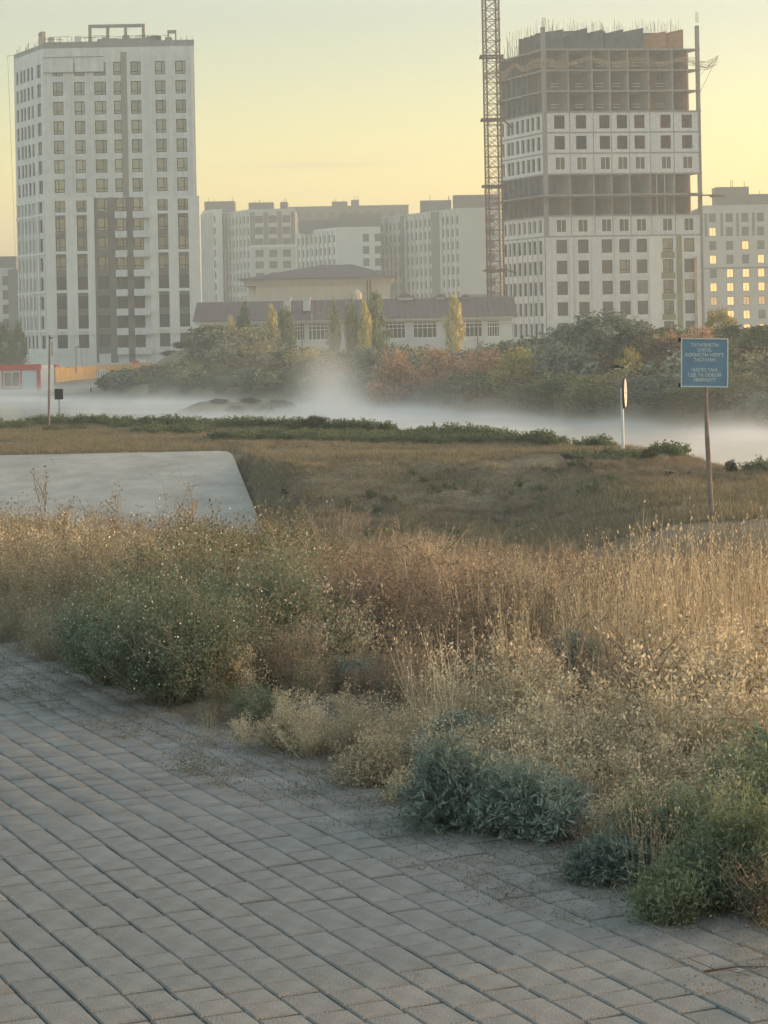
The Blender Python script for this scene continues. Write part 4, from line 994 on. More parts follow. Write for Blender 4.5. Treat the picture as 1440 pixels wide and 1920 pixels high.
shrub(560, 1405, 130, 90, 'dry', 'small pale dried bush between the flowering bush and the paving', 214)
shrub(780, 1500, 90, 70, 'dry', 'smallest pale dried bush touching the left side of the wormwood clump', 215)
shrub(1180, 1590, 120, 130, 'dry', 'straw coloured dried bush between the wormwood and the right green bush', 216)
# dry stalks standing up before the concrete
def stalks(px, py, hpx, n, wpx, label, seed):
    g_ = G(px, py); s = g_.y/F; root = empty('dry_stalks', g_, label, 'dry stalks'); r = np.random.default_rng(seed)
    p = bushy(seed, n, hpx*s, wpx*s/2, 900, .012, 2.4, tw=.010, up=1.4); link('stem', p.mesh('stem', [M['twig'], M['drybrown']]), root)
stalks(340, 1075, 185, 22, 110, 'tall reddish dry stalks before the right part of the concrete slope', 301)
stalks(90, 1090, 190, 14, 120, 'tall dry stalks before the left part of the concrete slope', 302)
stalks(215, 1090, 160, 10, 140, 'thin dry stalks between the two taller clumps', 303)
stalks(660, 1050, 130, 14, 90, 'dry stalks at the right foot of the concrete slope', 304)
# fallen branch
def branch(px, py, dxp, dyp, label, k=1.0, h0=.18):
    g_ = G(px, py); s = g_.y/F; b = MB(); a = Vector((0, 0, h0)); rnd2 = random.Random(px)
    e = Vector((dxp*s, .1*k, h0-dyp*s*(k > .5))); b.tube(a, (a+e)/2+Vector((0, 0, .02*k)), .010*k, 5, .007*k); b.tube((a+e)/2+Vector((0, 0, .02*k)), e, .007*k, 5, .003*k)
    for i in range(5):
        p = a.lerp(e, .2+.15*i); b.tube(p, p+Vector((rnd2.uniform(-.1, .1), rnd2.uniform(-.1, .1), rnd2.uniform(.02, .12)*k)), .004*k, 4, .001)
    o = b.build('fallen_branch', M['bark'], None, g_); tag(o, label, 'branch')
branch(1200, 1350, 80, -25, 'dark dead branch lying in the straw grass at right')
branch(1320, 1838, 130, 6, 'thin dead stalk lying on the paving at the lower right', .3, .012)

# ---------------------------------------------------------------- concrete lining, kerb, bank objects
def lining():
    b = MB(); X0 = -32
    tl, tr = (X0, 76.6, -2.36), (-5.35, 76, -2.30); br, bl = (-3.45, 64.5, -4.15), (X0, 64.5, -4.15)
    P = []
    # rounded upper right corner
    pts = [tl, (-5.55, 76.0, -2.30), (-5.3, 75.9, -2.32), (-5.1, 75.5, -2.39), br, bl]
    n = len(pts); b.add(pts+[(p[0], p[1]+.1, p[2]-.3) for p in pts], [tuple(range(n-1, -1, -1)), tuple(range(n, 2*n))]+[(i, (i+1) % n, n+(i+1) % n, n+i) for i in range(n)])
    o = b.build('concrete_slope', M['slab']); tag(o, 'smooth grey concrete slope lining the ditch at left', 'concrete slope')
    for p_ in o.data.polygons:
        if len(p_.vertices) == n and p_.normal.z < 0 and p_.center.z > -3.2: p_.flip()
lining()
def kerbs():
    pts = [(1270, 957), (1315, 954), (1360, 950), (1405, 947)]
    root = None
    for i in range(3):
        a, c_ = G(*pts[i]), G(*pts[i+1]); v = c_-a; b = MB(); L = v.length-.03
        b.box(0, -.06, -.14, L, .06, .055); b.box(.01, -.05, .055, L-.01, .05, .065)
        o = b.build('kerbstone', M['concrete'], None, a, math.atan2(v.y, v.x)); tag(o, ['left kerbstone of the pale row beside the blue sign post', 'middle kerbstone of the pale row at the blue sign post', 'right kerbstone of the pale row past the blue sign post'][i], 'kerbstone', 'kerbstones near the blue sign')
kerbs()
def debris(px, py, w_, h_, label, m, name, seed, flat=.5):
    g_ = G(px, py); s = g_.y/F; r = random.Random(seed); b = MB()
    for i in range(7):
        a = r.uniform(-.5, .5)*w_*s; sz = r.uniform(.35, .7)*h_*s
        pts = [Vector((a+math.cos(t)*sz*r.uniform(.7, 1.3), math.sin(t)*sz*r.uniform(.7, 1.3), -.03)) for t in np.linspace(0, 6.28, 7)[:-1]]
        top_ = [Vector((p.x*.7+a*.3, p.y*.6, sz*flat*r.uniform(.8, 1.8))) for p in pts]
        n = 6; b.add(pts+top_, [(k, (k+1) % n, n+(k+1) % n, n+k) for k in range(n)]+[tuple(range(n, 2*n))])
    o = b.build(name, m, None, g_); tag(o, label, name.replace('_', ' '))
debris(1275, 893, 44, 17, 'black plastic heap lying on the grass left of the blue sign post', M['black_bag'], 'plastic_heap', 1)
debris(536, 925, 16, 12, 'dark wet hole of burnt litter beside the concrete slope', M['black_bag'], 'burnt_litter', 3, .9)
debris(482, 851, 9, 5, 'small dark lump on the bank above the concrete slope', M['black_bag'], 'dark_lump', 4)
debris(1395, 965, 60, 8, 'scatter of white rubble at the right edge of the verge', M['panel_pale'], 'rubble', 5, .25)

def birds():
    def bird(loc, s, label, fly, rz):
        root = empty('bird', loc, label, 'bird'); root.rotation_euler = (0, 0, rz)
        b = MB()
        secs = [(-.22, .012), (-.14, .035), (-.04, .062), (.06, .060), (.12, .042), (.16, .036), (.19, .034), (.215, .020)]
        n = 10; V = []
        for x, r in secs:
            zc = .02*(x > .1)*((x-.1)*10)
            V += [(x*s, math.cos(t)*r*s, (zc+math.sin(t)*r)*s) for t in [6.283*i/n for i in range(n)]]
        Fs = [(k*n+i, k*n+(i+1) % n, (k+1)*n+(i+1) % n, (k+1)*n+i) for k in range(len(secs)-1) for i in range(n)]
        b.add(V, Fs+[tuple(range(n-1, -1, -1)), tuple(range((len(secs)-1)*n, len(secs)*n))])
        # white belly as second material on lower rings
        for j, f in enumerate(b.f[:]):
            if len(f) == 4:
                k = j//n; i = j % n
                if 1 <= k <= 3 and 5 <= i <= 9: b.m[j] = 1
        b.build('body', [M['black'], M['bird_white'] if fly else M['black']], root)
        t = MB(); t.add([(-.20*s, -.02*s, .01*s), (-.20*s, .02*s, .01*s), (-.46*s, .035*s, .0), (-.46*s, -.035*s, .0), (-.2*s, -.02*s, 0), (-.2*s, .02*s, 0), (-.46*s, .035*s, -.008*s), (-.46*s, -.035*s, -.008*s)],
                        [(0, 1, 2, 3), (7, 6, 5, 4), (0, 3, 7, 4), (1, 5, 6, 2), (2, 6, 7, 3)]); t.build('tail', M['black'], root)
        t = MB(); t.tube((.205*s, 0, .022*s), (.26*s, 0, .012*s), .012*s, 6, .002*s); t.build('beak', M['black'], root)
        for sg in (-1, 1):
            t = MB()
            if fly: t.add([(.08*s, sg*.05*s, .05*s), (-.10*s, sg*.05*s, .05*s), (-.14*s, sg*.22*s, .10*s), (.04*s, sg*.26*s, .11*s), (.08*s, sg*.05*s, .06*s), (-.10*s, sg*.05*s, .06*s), (-.14*s, sg*.22*s, .11*s), (.04*s, sg*.26*s, .12*s)], [(0, 1, 2, 3), (4, 7, 6, 5), (0, 3, 7, 4), (1, 5, 6, 2), (2, 6, 7, 3)])
            else: t.add([(.08*s, sg*.055*s, .03*s), (-.04*s, sg*.068*s, .035*s), (-.24*s, sg*.03*s, .0), (-.05*s, sg*.066*s, -.03*s), (.08*s, sg*.065*s, .03*s), (-.04*s, sg*.076*s, .035*s), (-.24*s, sg*.035*s, .0), (-.05*s, sg*.074*s, -.03*s)], [(0, 1, 2, 3), (4, 7, 6, 5), (0, 3, 7, 4), (1, 5, 6, 2), (2, 6, 7, 3), (0, 4, 5, 1)])
            t.build('wing', M['black'], root)
            t = MB(); t.tube((0, sg*.02*s, -.05*s), (.01*s, sg*.025*s, -.14*s), .006*s, 4); t.tube((.01*s, sg*.025*s, -.14*s), (.05*s, sg*.03*s, -.145*s), .005*s, 4); t.build('leg', M['black'], root)
    bird(at(1158, 690, 70), .85, 'black and white magpie landing on top of the round sign', True, R(-8))
    g_ = G(1062, 866); bird(g_+Vector((0, 0, .17)), 1.15, 'black crow standing on the grass bank left of the round sign', False, R(125))
birds()

def text_mesh(txt, size):
    cu = bpy.data.curves.new('t', 'FONT'); cu.body = txt; cu.size = size; cu.align_x = 'CENTER'; cu.align_y = 'CENTER'; cu.extrude = .003; cu.space_line = 1.0; cu.offset = size*.03
    o = bpy.data.objects.new('t', cu); C.objects.link(o); bpy.context.view_layer.update()
    me = bpy.data.meshes.new_from_object(o.evaluated_get(bpy.context.evaluated_depsgraph_get())); bpy.data.objects.remove(o); return me
def signs():
    # blue notice board on a rusty pole
    Y = 47; p = at(1321, 680, Y); g_ = G(1329, 952); gz = tz(p.x, Y)
    root = empty('notice_board', (p.x, Y, gz), 'blue notice board with white lettering on a rusty leaning pole', 'sign')
    s = Y/F; w_, h_ = 88*s, 92*s; zc = p.z-gz; tilt = R(-1.2)
    rot = Matrix.Rotation(tilt, 4, 'Y')
    def sub(name, b, m, y): 
        o = b.build(name, m, root, (0, y, zc)); o.rotation_euler = (0, R(1.4), R(-4)); return o
    b = MB(); b.box(-w_/2, -.012, -h_/2, w_/2, .012, h_/2); board = sub('board', b, M['blue'], 0)
    b = MB(); t = .025
    b.box(-w_/2, -.03, h_/2-t, w_/2, -.013, h_/2); b.box(-w_/2, -.03, -h_/2, w_/2, -.013, -h_/2+t); b.box(-w_/2, -.03, -h_/2+t, -w_/2+t, -.013, h_/2-t); b.box(w_/2-t, -.03, -h_/2+t, w_/2, -.013, h_/2-t)
    sub('border', b, M['pole_white'], 0)
    b = MB()
    for sx in (-1, 1): b.box(sx*w_/2-.03-.03, .013, h_/2-.08, sx*w_/2+.03-.03, .05, h_/2-.0); b.box(sx*w_/2-.03-.02, .013, -h_/2, sx*w_/2+.03-.02, .05, -h_/2+.08)
    sub('bracket', b, M['black_bag'], 0)
    lines = [('ТАЗАЛЫҚТЫ', .355), ('САҚТА,', .255), ('ҚОҚЫСТЫ ЖЕРГЕ', .155), ('ТАСТАМА!', .055), ('ЧИСТО ТАМ,', -.155), ('ГДЕ ЗА СОБОЙ', -.255), ('УБИРАЮТ!', -.355)]
    for t_, zz in lines:
        me = text_mesh(t_, .094*h_); xs_ = [v.co.x for v in me.vertices]; wd = max(xs_)-min(xs_); tgt = {'ТАЗАЛЫҚТЫ': .58, 'САҚТА,': .31, 'ҚОҚЫСТЫ ЖЕРГЕ': .82, 'ТАСТАМА!': .46, 'ЧИСТО ТАМ,': .56, 'ГДЕ ЗА СОБОЙ': .70, 'УБИРАЮТ!': .48}[t_]*w_
        me.materials.clear(); me.materials.append(M['sign_white'])
        me.transform(Matrix.Translation((0, 0, zz*h_)) @ Matrix.Rotation(R(90), 4, 'X') @ Matrix.Diagonal((tgt/wd, 1.0, 1, 1))); me.transform(Matrix.Translation((0, -.017, 0)))
        o = link('lettering', me, board)
    b = MB(); b.tube((.10, .05, -.3), (.03, .05, zc*.55), .055, 8, .05); b.tube((.03, .05, zc*.55), (0, .05, zc+h_/2-.1), .045, 8, .04); b.build('pole', M['pole_rust'], root)
    # round sign seen nearly edge-on
    Y = 70; p = at(1168.5, 857, Y); gz = tz(p.x, Y); s = Y/F; q = at(1168, 737, Y)
    root = empty('round_sign', (p.x, Y, gz), 'white post with a round red rimmed sign seen almost edge on', 'sign')
    H = at(1168, 764, Y).z-gz
    b = MB(); b.tube((0, 0, -.2), (0, 0, H+.6), 3*s, 10); b.build('post', M['pole_white'], root)
    def disc(r, th, y0, mt, name):
        b = MB(); n = 32; V = [(math.cos(a)*r, y, math.sin(a)*r) for y in (y0, y0+th) for a in [6.283*i/n for i in range(n)]]
        b.add(V, [tuple(range(n)), tuple(range(2*n-1, n-1, -1))]+[(i, n+i, n+(i+1) % n, (i+1) % n) for i in range(n)])
        o = b.build(name, mt, root, (0, -.0, q.z-gz)); o.rotation_euler = (0, 0, R(79)); return o
    disc(29*s, .06, -.10, M['rim'], 'rim'); disc(26.5*s, .012, -.114, M['bird_white'], 'sign_face')
    b = MB()
    b.box(-.16, -.120, -.02, .16, -.1165, .02); b.box(-.02, -.120, .021, .02, -.1165, .2); b.box(-.10, -.120, -.2, .10, -.1165, -.17); o = b.build('symbol', M['rim'], root, (0, 0, q.z-gz)); o.rotation_euler = (0, 0, R(79))
    # small dark board on a thin post
    Y = 108; p = at(111, 778, Y); gz = tz(p.x, Y); s = Y/F
    root = empty('small_board', (p.x, Y, gz), 'small square dark board on a thin post by the river edge', 'sign'); zc = at(110, 739, Y).z-gz
    b = MB(); b.box(-8*s, -.02, zc-10*s, 8*s, .02, zc+10*s); b.build('board', M['frame_dark'], root); b = MB(); b.tube((0, .05, -.3), (0, .05, zc+8*s), .03, 6); b.build('post', M['pole_rust'], root)
    # tall leaning wooden pole
    Y = 100; p = at(91, 797, Y); gz = tz(p.x, Y); t = at(93, 628, Y); s = Y/F
    root = empty('leaning_pole', (p.x, Y, gz), 'tall rusty pole standing on the left bank with loose wires', 'pole')
    b = MB(); b.tube((0, 0, -.3), (t.x-p.x, 0, t.z-gz), 2.6*s, 8, 1.6*s); b.build('pole', M['pole_rust'], root)
    b = MB(); b.tube((t.x-p.x-.02, -.02, t.z-gz-.1), (t.x-p.x+.13, -.05, t.z-gz-.15), .03, 5); b.tube((t.x-p.x+.1, -.05, t.z-gz-.3), (t.x-p.x+.1, -.05, t.z-gz-.9), .02, 5); b.build('bracket', M['bark'], root)
    # signs on the far bank, left
    Y = 215; s = Y/F
    p = at(235, 745, Y); gz = tz(p.x, Y); zc = at(235, 713, Y).z-gz; root = empty('small_round_sign', (p.x, Y, gz), 'small oval white sign on a white post across the river', 'sign')
    b = MB(); b.tube((0, 0, -.3), (0, 0, zc), 1.2*s, 6); b.build('post', M['white_paint'], root)
    b = MB(); n = 20; V = [(math.cos(a)*3.4*s, y, zc+math.sin(a)*7.5*s) for y in (-.08, -.03) for a in [6.283*i/n for i in range(n)]]
    b.add(V, [tuple(range(n)), tuple(range(2*n-1, n-1, -1))]+[(i, n+i, n+(i+1) % n, (i+1) % n) for i in range(n)]); b.build('sign_face', M['white_paint'], root)
    b = MB(); b.box(-1.2*s, -.09, zc-2*s, 1.2*s, -.081, zc+3*s); b.build('symbol', M['frame_dark'], root)
    p = at(168, 762, Y-6); gz = tz(p.x, Y-6); zc = at(168, 736, Y-6).z-gz; root = empty('narrow_board', (p.x, Y-6, gz), 'narrow dark board edge on with a white post across the river', 'sign')
    b = MB(); b.tube((0, 0, -.3), (0, 0, zc+9*s), .05, 6); b.build('post', M['white_paint'], root); b = MB(); b.box(.06, -.03, zc-10*s, .06+3*s, .03, zc+8*s); b.build('board', M['frame_dark'], root)
    Y = 240; s = Y/F; p0, p1 = at(182, 694, Y), at(200, 722, Y-1); gz = tz(p0.x, Y); root = empty('striped_banner', (p0.x, Y, gz), 'white banner with brown stripes hanging before the yellow fence', 'banner')
    b = MB(); W_ = p1.x-p0.x; b.box(0, -.03, p1.z-gz, W_, .03, p0.z-gz); b.build('sheet', M['white_paint'], root)
    for i in range(4): b = MB(); b.box(W_*(.12+.24*i), -.06, p1.z-gz+.1, W_*(.12+.24*i)+.09, -.032, p0.z-gz-.1); b.build('stripe', M['pole_rust'], root)
    for u in (0, W_): b = MB(); b.tube((u, .06, -.2), (u, .06, p0.z-gz+.1), .05, 5); b.build('post', M['pole_rust'], root)
signs()

def site():
    # site cabin, white with red trim
    Y = 226; s = Y/F; p0 = at(-40, 736, Y); p1 = at(76, 735, Y); top = at(20, 686, Y).z; z0 = at(20, 737, Y).z; X0 = p0.x
    root = empty('site_cabin', (X0, Y, z0), 'white site cabin with red frame and one window at the left edge', 'site cabin')
    W_, H_ = p1.x-p0.x, top-z0
    wx = at(22, 706, Y).x-X0
    Ff = Face(0, 0, 1, 0); b = MB(); wall(b, Ff, 0, W_, 0, H_, [(wx-.85, wx+.85, H_-2.15, H_-.55)], .1)
    b.box(.0, .005, 0, W_, .0055, .01); b.quad((W_, 0, 0), (W_+1.0, 2.4, 0), (W_+1.0, 2.4, H_), (W_, 0, H_)); b.quad((0, 0, H_), (W_, 0, H_), (W_+1, 2.4, H_), (1, 2.4, H_)); b.build('wall', M['cabin'], root)
    b = MB(); b.box(-.1, -.12, H_-.45, W_+.12, -.003, H_+.12); b.build('top_rail', M['red_paint'], root)
    for u in (W_-.35,): b = MB(); b.box(u, -.1, 0, u+.4, -.004, H_-.46); b.build('corner_post', M['red_paint'], root)
    b = MB(); b.box(wx-1.0, -.06, H_-2.3, wx+1.0, -.005, H_-2.15); b.box(wx-1.0, -.06, H_-2.15, wx-.85, -.005, H_-.46); b.box(wx+.85, -.06, H_-2.15, wx+1.0, -.005, H_-.46); b.build('window_surround', M['red_paint'], root)
    window(root, Ff, wx, H_-1.35, 1.7, 1.6, 'half', 'white_paint', 'glass', .06)
    for sx in (.25, .6):
        b = MB(); b.box(W_*sx-.35+1.2, .0, -1.3, W_*sx+.35+1.2, .5, -.0); b.build('support_block', M['white_wall'], root)
    b = MB(); b.box(-2, 1.0, -1.8, W_+12, 1.2, -.02); b.build('plinth', M['concrete'], root)
    # white red cabin part further right
    Y = 270; p0 = at(76, 684, Y); p1 = at(104, 716, Y); z0 = at(76, 730, Y).z
    root = empty('small_cabin', (p0.x, Y, z0), 'small white hut with red roof beside the left site cabin', 'site cabin')
    b = MB(); b.box(0, 0, 0, p1.x-p0.x, 2.4, p0.z-z0-.35); b.build('wall', M['white_paint'], root); b = MB(); b.box(-.1, -.1, p0.z-z0-.345, p1.x-p0.x+.1, 2.5, p0.z-z0); b.build('roof', M['red_paint'], root)
    # yellow sheet fence of the building site
    a = at(104, 690, 268); c_ = at(285, 683, 306)
    root = empty('site_fence', (a.x, a.y, a.z-3.0), 'bright yellow sheet metal fence round the building site', 'fence'); v = Vector((c_.x-a.x, c_.y-a.y, 0)); n = 22; Ln = v.length
    ff = Face(0, 0, v.x/Ln, v.y/Ln)
    for i in range(n):
        u0, u1 = Ln*i/n+.03, Ln*(i+1)/n-.03; b = MB(); z1 = 3.0+.06*math.sin(i*2.1); m_ = 6
        for j in range(m_):
            q0 = u0+(u1-u0)*j/m_; q1 = u0+(u1-u0)*(j+1)/m_; b.quad(ff(q0, .06*(j % 2), .2), ff(q1, .06*((j+1) % 2), .2), ff(q1, .06*((j+1) % 2), z1), ff(q0, .06*(j % 2), z1))
        b.build('fence_sheet', M['yellow'], root)
    for i in range(n+1): b = MB(); b.box(Ln*i/n-.02, .08, 0, Ln*i/n+.06, .16, 3.1, 0, ff); b.build('post', M['steel'], root)
    # street lamp
    p = at(143, 690, 275); root = empty('street_lamp', (p.x, 275, -2.8), 'thin curved street lamp before the left tower', 'street lamp'); z = at(143, 652, 275).z+2.8
    b = MB(); b.tube((0, 0, 0), (0, 0, z), .09, 6, .06); b.tube((0, 0, z), (.35, 0, z+.25), .05, 5); b.tube((.35, 0, z+.25), (.6, 0, z), .05, 5); b.tube((.6, 0, z), (.65, 0, z-2.2), .04, 5); b.build('post', M['steel'], root); b = MB(); b.box(-.1, -.1, z, .45, .1, z+.12); b.build('lamp_head', M['steel'], root)
    # wire fence posts along the far shore
    root = None
    Y = 222
    xs_ = [150, 180, 205, 227]; base = [at(x, 760, Y) for x in xs_]
    gz = min(tz(q.x, Y) for q in base); root = empty('wire_fence', (base[0].x, Y, gz), 'thin wire fence along the misty far shore', 'fence')
    for q in base: b = MB(); b.tube((q.x-base[0].x, 0, -.2), (q.x-base[0].x, 0, at(200, 730, Y).z-gz), .045, 5); b.build('post', M['pole_rust'], root)
    b = MB()
    for k in range(4):
        z = (at(200, 730, Y).z-gz)*(1-.2*k); b.bar((0, 0, z), (base[-1].x-base[0].x, 0, z), .015)
    b.build('wire', M['steel'], root)
    # small materials beside the left tower foot
    for i, (x, yy, c_, lb) in enumerate(((256, 680, 'red_paint', 'small red bundle on top of the site fence end'), (268, 678, 'white_paint', 'pale bundle beside the red one on the site'))):
        p = at(x, yy, 312); b = MB(); b.box(-.6, -.4, 0, .6, .4, p.z+2.8); b.box(-.4, -.3, p.z+2.8, .3, .3, p.z+3.1); o = b.build('material_stack', M[c_], None, (p.x, 312, -2.8)); tag(o, lb, 'building materials')
site()

# ---------------------------------------------------------------- trees and bushes across the river
def crown_mesh(seed, n, shape, leaf, clumps=26):
    r = np.random.default_rng(seed)
    if shape == 'poplar':
        cz = r.uniform(.08, 1, clumps*3); rad = .5*np.sin(np.clip(cz, 0, 1)*2.75+.25)**.8; a = r.uniform(0, 6.283, clumps*3); q = np.sqrt(r.uniform(0, 1, clumps*3))*rad
        cc = np.stack([q*np.cos(a), q*np.sin(a), cz], 1); cs = r.uniform(.06, .24, len(cc)); cc[:, :2] *= r.uniform(.7, 1.25, (len(cc), 1))
    else:
        v = r.normal(size=(clumps*2, 3)); v /= np.linalg.norm(v, axis=1)[:, None]; v *= r.uniform(.35, 1, clumps*2)[:, None]**.5; v[:, 2] = v[:, 2]*.5+.5
        cc = v*np.array([.42, .42, 1]); cc[:, 2] = cc[:, 2]*.84+.02; cs = r.uniform(.10, .24, len(cc))
    i = r.integers(0, len(cc), n); u = r.normal(size=(n, 3)); u /= np.linalg.norm(u, axis=1)[:, None]
    cen = cc[i]+u*(cs[i]*r.uniform(.4, 1.05, n))[:, None]*np.array([1, 1, .8]); cen[:, 2] = np.maximum(cen[:, 2], .0)
    return npmesh('crown', quads(cen, leaf, r, 1.5), np.arange(n*4).reshape(-1, 4), [M['leaf']])
def limbs_mesh(seed, shape):
    r = random.Random(seed); b = MB()
    if shape == 'poplar': b.tube((0, 0, -.03), (0, 0, .85), .018, 6, .004)
    for k in range(7):
        a = r.uniform(0, 6.28); b.tube((0, 0, -.03 if shape != 'poplar' else r.uniform(.1, .6)), (math.cos(a)*.22, math.sin(a)*.22, r.uniform(.5, .8)), .014, 5, .004)
    return b.mesh('trunk', M['bark'])
CM = {'bush': [crown_mesh(400+i, 5200, 'bush', .033) for i in range(4)], 'poplar': [crown_mesh(420+i, 4200, 'poplar', .060) for i in range(2)], 'reed': None}
TM = {'bush': [limbs_mesh(i, 'bush') for i in range(2)], 'poplar': [limbs_mesh(9, 'poplar')]}
def reed_mesh(seed):
    p = tuft(seed, 500, 1.0, .5, .016, 0, 3, .18, 2); r = np.random.default_rng(seed)
    V = np.concatenate(p.V); return npmesh('reeds', V, np.concatenate(p.Q), [M['leaf'], M['leaf']])
CM['reed'] = [reed_mesh(430+i) for i in range(2)]
cntv = [0]
def tree(kind, px, pytop, Y, wpx, col, label, cat='bush', group=None, zb=None):
    t = at(px, pytop, Y); z = tz(t.x, Y) if zb is None else zb; H_ = t.z-z; W_ = wpx*Y/F
    H_ = max(H_, .30*W_, .5)
    nm = {'bush': 'bush', 'poplar': 'poplar_tree', 'reed': 'reed_clump'}[kind]
    if kind == 'bush' and H_ > 4.6: nm, cat = 'broadleaf_tree', 'tree'
    if kind == 'poplar': cat = 'tree'
    root = empty(nm, (t.x, Y, z-.05), label, cat, group); cntv[0] += 1
    cm = CM[kind][cntv[0] % len(CM[kind])]
    o = link('crown' if kind != 'reed' else 'stems', cm, root, (0, 0, 0), rnd.uniform(0, 6.28), color=col); o.scale = (W_, W_, H_)
    if kind != 'reed':
        o = link('trunk', TM[kind][cntv[0] % len(TM[kind])], root, (0, 0, 0), rnd.uniform(0, 6.28)); o.scale = (W_*.8, W_*.8, H_)
GD, GO, YO, PKSUN, BR, GR, OL = (.10, .13, .075), (.17, .20, .10), (.46, .40, .15), (.62, .38, .24), (.19, .155, .11), (.25, .285, .235), (.32, .30, .17)  # pink tone paints the low sun's light into the whole crown
_old = (.075, .10, .055), (.12, .145, .07), (.34, .29, .10), (.50, .27, .17), (.13, .10, .07), (.18, .205, .165), (.24, .225, .12)
for i, (px, yt, w_, c_, lb) in enumerate((
    (457, 577, 26, GD, 'dark slim poplar near the left end of the low white building'), (508, 582, 24, YO, 'yellowing slim poplar second from the left'),
    (535, 584, 30, GO, 'poplar beside the white flagpole'), (626, 573, 24, OL, 'small olive poplar before the hall'), (658, 571, 26, OL, 'olive poplar right of the small olive one'),
    (703, 560, 40, GO, 'tallest poplar, full and green, before the hall'), (684, 572, 22, YO, 'thin yellow poplar touching the tallest one'), (851, 566, 28, YO, 'lone yellow poplar left of the crane mast'), (433, 600, 16, YO, 'very small yellow sapling left of the dark poplar'))):
    tree('poplar', px, yt, 274+i % 3, w_*1.15, tuple(min(.7, v*1.5) for v in c_), lb, 'tree', 'slim poplars before the low white building', -2.8)
tree('bush', 8, 590, 300, 40, GO, 'green tree at the left edge behind the site cabin'); tree('bush', 33, 590, 310, 36, GO, 'grey green tree between left edge and pale tower')
# hand placed
BUSH = [
 (1140, 566, 158, 150, GR, 'large grey green tree before the unfinished tower'), (1080, 585, 162, 110, GR, 'grey green tree on the left flank of the large one'),
 (1205, 600, 160, 110, GD, 'dark tree on the right flank of the large grey green one'), (1060, 630, 148, 120, GR, 'rounded silvery bush below the large tree'),
 (1350, 562, 175, 60, YO, 'yellow green tree before the windows with the painted golden reflection'), (1400, 595, 165, 130, GD, 'dark tree behind the right end of the notice board'), (1310, 602, 148, 80, PKSUN, 'bush coloured orange for the low sun above the notice board'),
 (1250, 620, 150, 100, BR, 'brown bush between the signs'), (1440, 600, 150, 110, GD, 'dark tree cut by the right edge'), (1265, 606, 150, 60, PKSUN, 'bush coloured reddish for the low sun behind the brown one'),
 (965, 638, 150, 90, YO, 'yellow bush at the foot of the crane mast'), (905, 644, 156, 100, PKSUN, 'bush coloured pink for the low sun left of the crane foot'), (830, 640, 160, 100, PKSUN, 'bush coloured pink orange for the low sun in the middle of the far bank'),
 (770, 652, 182, 90, OL, 'olive bush in the middle of the far bank'), (735, 642, 163, 90, PKSUN, 'bush coloured pinkish for the low sun right of the steam plume'), (680, 640, 185, 80, GR, 'grey bush behind the steam plume'),
 (620, 645, 190, 90, GO, 'green bush left of the steam plume'), (575, 640, 190, 80, YO, 'yellowish bush left of the plume'), (530, 652, 205, 90, GO, 'dull green bush above the spit'),
 (470, 656, 215, 90, BR, 'brown bush on the mound'), (410, 652, 225, 90, BR, 'brown bush at the top of the mound'), (350, 654, 232, 50, GD, 'dark bush at the left top of the mound'), (322, 662, 236, 40, BR, 'small brown bush at the left end of the mound'),
 (990, 660, 150, 100, YO, 'yellow green bush below the crane'), (880, 680, 160, 120, OL, 'broad olive bush on the slope'), (800, 690, 165, 110, GO, 'green bush on the slope above the water'),
 (1180, 640, 140, 50, YO, 'slim yellow sapling behind the round sign'), (1120, 690, 135, 120, OL, 'olive bush low on the bank behind the round sign'), (1010, 700, 142, 120, GO, 'green bush low on the bank'),
 (560, 690, 185, 80, GD, 'dark bush at the root of the spit'), (600, 700, 175, 60, GD, 'dark low bush beside the spit'), (640, 690, 176, 70, GR, 'grey low bush inside the steam'),
 (1230, 690, 130, 130, GR, 'grey green bush behind the left pole of the notice board'), (1320, 700, 126, 130, GO, 'green bush behind the notice board pole'), (1400, 690, 124, 120, OL, 'olive bush right of the notice board'), (440, 757, 161, 34, GD, 'small dark weed at the near edge of the spit'), (497, 757, 161.5, 36, GO, 'small green weed at the near right edge of the spit'), (410, 754, 165, 34, GD, 'low dark weeds on the flat spit'), (468, 750, 166, 40, GD, 'rounded dark weed on top of the spit'), (520, 746, 168, 60, GO, 'green weeds at the right half of the spit'),
 (1446, 720, 118, 90, GR, 'grey bush low at the right edge')]
for px, yt, Y, w_, c_, lb in BUSH: tree('bush', px, yt, Y, w_*1.15, c_, lb, 'bush', None)
